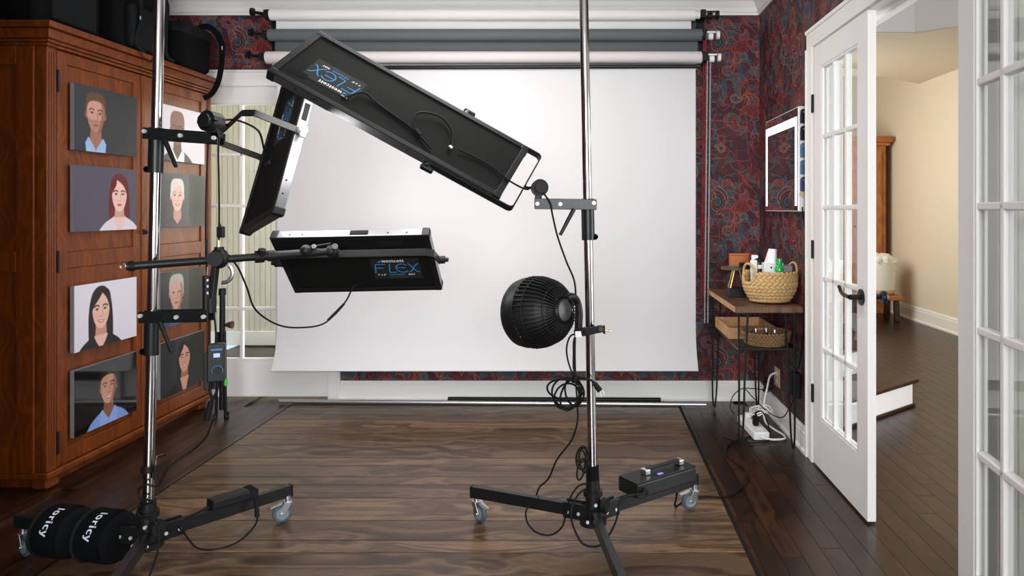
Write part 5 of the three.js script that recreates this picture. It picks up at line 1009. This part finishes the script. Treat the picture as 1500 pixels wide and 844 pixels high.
{
  const t = thing('power_strip', 'white power strip on the floor under the table', 'power strip', [0.94, 0.0005, -4.04]);
  t.rotation.y = 0.06;
  put('body', bx(-0.045, 0.045, 0, 0.045, -0.17, 0.17, 0.01), M.plasticWhite, t);
  for (let k = 0; k < 4; k++) put('outlet', bx(-0.02, 0.02, 0.045, 0.047, -0.13 + k * 0.07, -0.095 + k * 0.07, 0.001), M.cream, t);
  put('black_plug', [bx(-0.014, 0.016, 0.047, 0.1, 0.03, 0.065, 0.006), rod(V(0, 0.1, 0.048), V(0.004, 0.125, 0.046), 0.006, 0.004, 8)], M.rubber, t);
  wire(t, [[0.004, 0.12, 0.046], [0.03, 0.13, 0.06], [0.05, 0.07, 0.12], [0.03, 0.012, 0.2], [-0.06, 0.006, 0.22], [-0.14, 0.006, 0.2], [-0.2, 0.006, 0.12]], 0.0035);
  put('white_plug', [bx(-0.016, 0.016, 0.047, 0.075, -0.12, -0.08, 0.005)], M.plasticWhite, t);
  tag(put('white_power_cord', tube([V(1.122, 0.285, -4.24), V(1.09, 0.27, -4.235), V(1.06, 0.2, -4.2), V(1.03, 0.1, -4.16), V(1.03, 0.03, -4.12), V(1.06, 0.012, -4.03), V(1.085, 0.01, -3.94), V(1.07, 0.012, -3.87), V(0.99, 0.016, -3.845), V(0.945, 0.022, -3.865)], 0.0058, 8, 110), M.plasticWhite), 'thick white cord curving from the outlet to the power strip', 'cord');
  tag(put('white_cord_bundle', [0, 1, 2, 3].map((k) => { const pts = []; for (let i = 0; i <= 14; i++) { const a = i / 14 * Math.PI * 2; pts.push(V(0.99 + 0.05 * Math.cos(a + k) + 0.008 * k, 0.09 + 0.014 * Math.sin(2 * a + k) + k * 0.004, -4.11 + 0.055 * Math.sin(a + k))); } return tube(pts, 0.0042, 7, 60); }), M.plasticWhite), 'loose loops of white cord piled on the power strip', 'cord');
  tag(put('black_cord_bundle', [0, 1, 2, 3, 4].map((k) => { const pts = []; for (let i = 0; i <= 14; i++) { const a = i / 14 * Math.PI * 2; pts.push(V(1.085 + 0.02 * Math.cos(a * 2 + k), 0.205 + 0.045 * Math.sin(a + k * 1.3), -4.28 + 0.05 * Math.cos(a + k * 0.7))); } return tube(pts, 0.003, 6, 50); }), M.rubber), 'tangled black cords hanging below the wall outlet', 'cord');
  tag(put('thin_black_cord', tube([V(1.07, 0.17, -4.28), V(1.02, 0.16, -4.36), V(0.95, 0.14, -4.42), V(0.9, 0.09, -4.42), V(0.885, 0.03, -4.4), V(0.9, 0.006, -4.36)], 0.003, 7, 60), M.rubber), 'thin black cord arching to the floor near the corner', 'cord');
}
// ---------------------------------------------------------------- hall furniture
{
  const t = thing('armoire', 'honey brown wooden armoire at the far end of the hall', 'armoire', [3.2, 0, -8.85]);
  put('body', bx(-0.45, 0.4, 0.08, 2.02, -0.28, 0.26, 0.004), M.pine, t);
  put('cornice', [bx(-0.49, 0.44, 2.02, 2.06, -0.28, 0.3, 0.008), bx(-0.52, 0.47, 2.06, 2.13, -0.28, 0.33, 0.012)], M.pine, t);
  put('plinth', bx(-0.46, 0.41, 0, 0.08, -0.28, 0.27, 0.004), M.pine, t);
  for (const [a, b] of [[-0.4, -0.035], [-0.015, 0.35]]) { const d = put('door', bx(a, b, 0.14, 1.97, 0.26, 0.278, 0.004), M.pine, t); put('knob', [ball(V(a < -0.1 ? b - 0.03 : a + 0.03, 1.05, 0.29), 0.014)], M.bronze, d); }
  const b = thing('low_stool', 'rustic low wooden stool in front of the armoire', 'stool', [3.3, 0, -8.1]);
  put('seat', bx(-0.28, 0.22, 0.235, 0.29, -0.17, 0.17, 0.012), M.pine, b);
  for (const x of [-0.22, 0.16]) for (const z of [-0.12, 0.12]) put('leg', [bar(V(x, 0.001, z * 1.15), V(x, 0.24, z), 0.055, 0.055, V(1, 0, 0), 0.008)], M.treadWood, b);
  const k = thing('canvas_basket', 'white fabric basket with tan base standing on the hall stool', 'basket', [3.31, 0.291, -8.1]);
  put('white_wall', lathe([[0.17, 0.06], [0.19, 0.37], [0.186, 0.37], [0.166, 0.06]], 40), M.cream, k);
  put('tan_base', lathe([[0.0005, 0], [0.165, 0], [0.172, 0.06], [0.0005, 0.062]], 40), M.jute, k);
  const s = thing('throw_blanket', 'fluffy white throw heaped in the fabric basket', 'blanket', [3.31, 0.62, -8.1]);
  const g = new THREE.SphereGeometry(0.185, 40, 24).scale(1, 0.42, 1), p = g.attributes.position;
  for (let i = 0; i < p.count; i++) { const x = p.getX(i), y = p.getY(i), z = p.getZ(i), f = 1 + 0.16 * noise(x * 13, z * 13 + y * 6) + 0.08 * noise(x * 30, z * 30); p.setXYZ(i, x * Math.min(f, 1.12), y * f * 1.1 + 0.05, z * Math.min(f, 1.12)); }
  g.computeVertexNormals(); put('fleece', g, M.cream, s);
}
scene.traverse((o) => { if (o.isMesh) o.castShadow = o.receiveShadow = true; });
renderer.render(scene, camera);
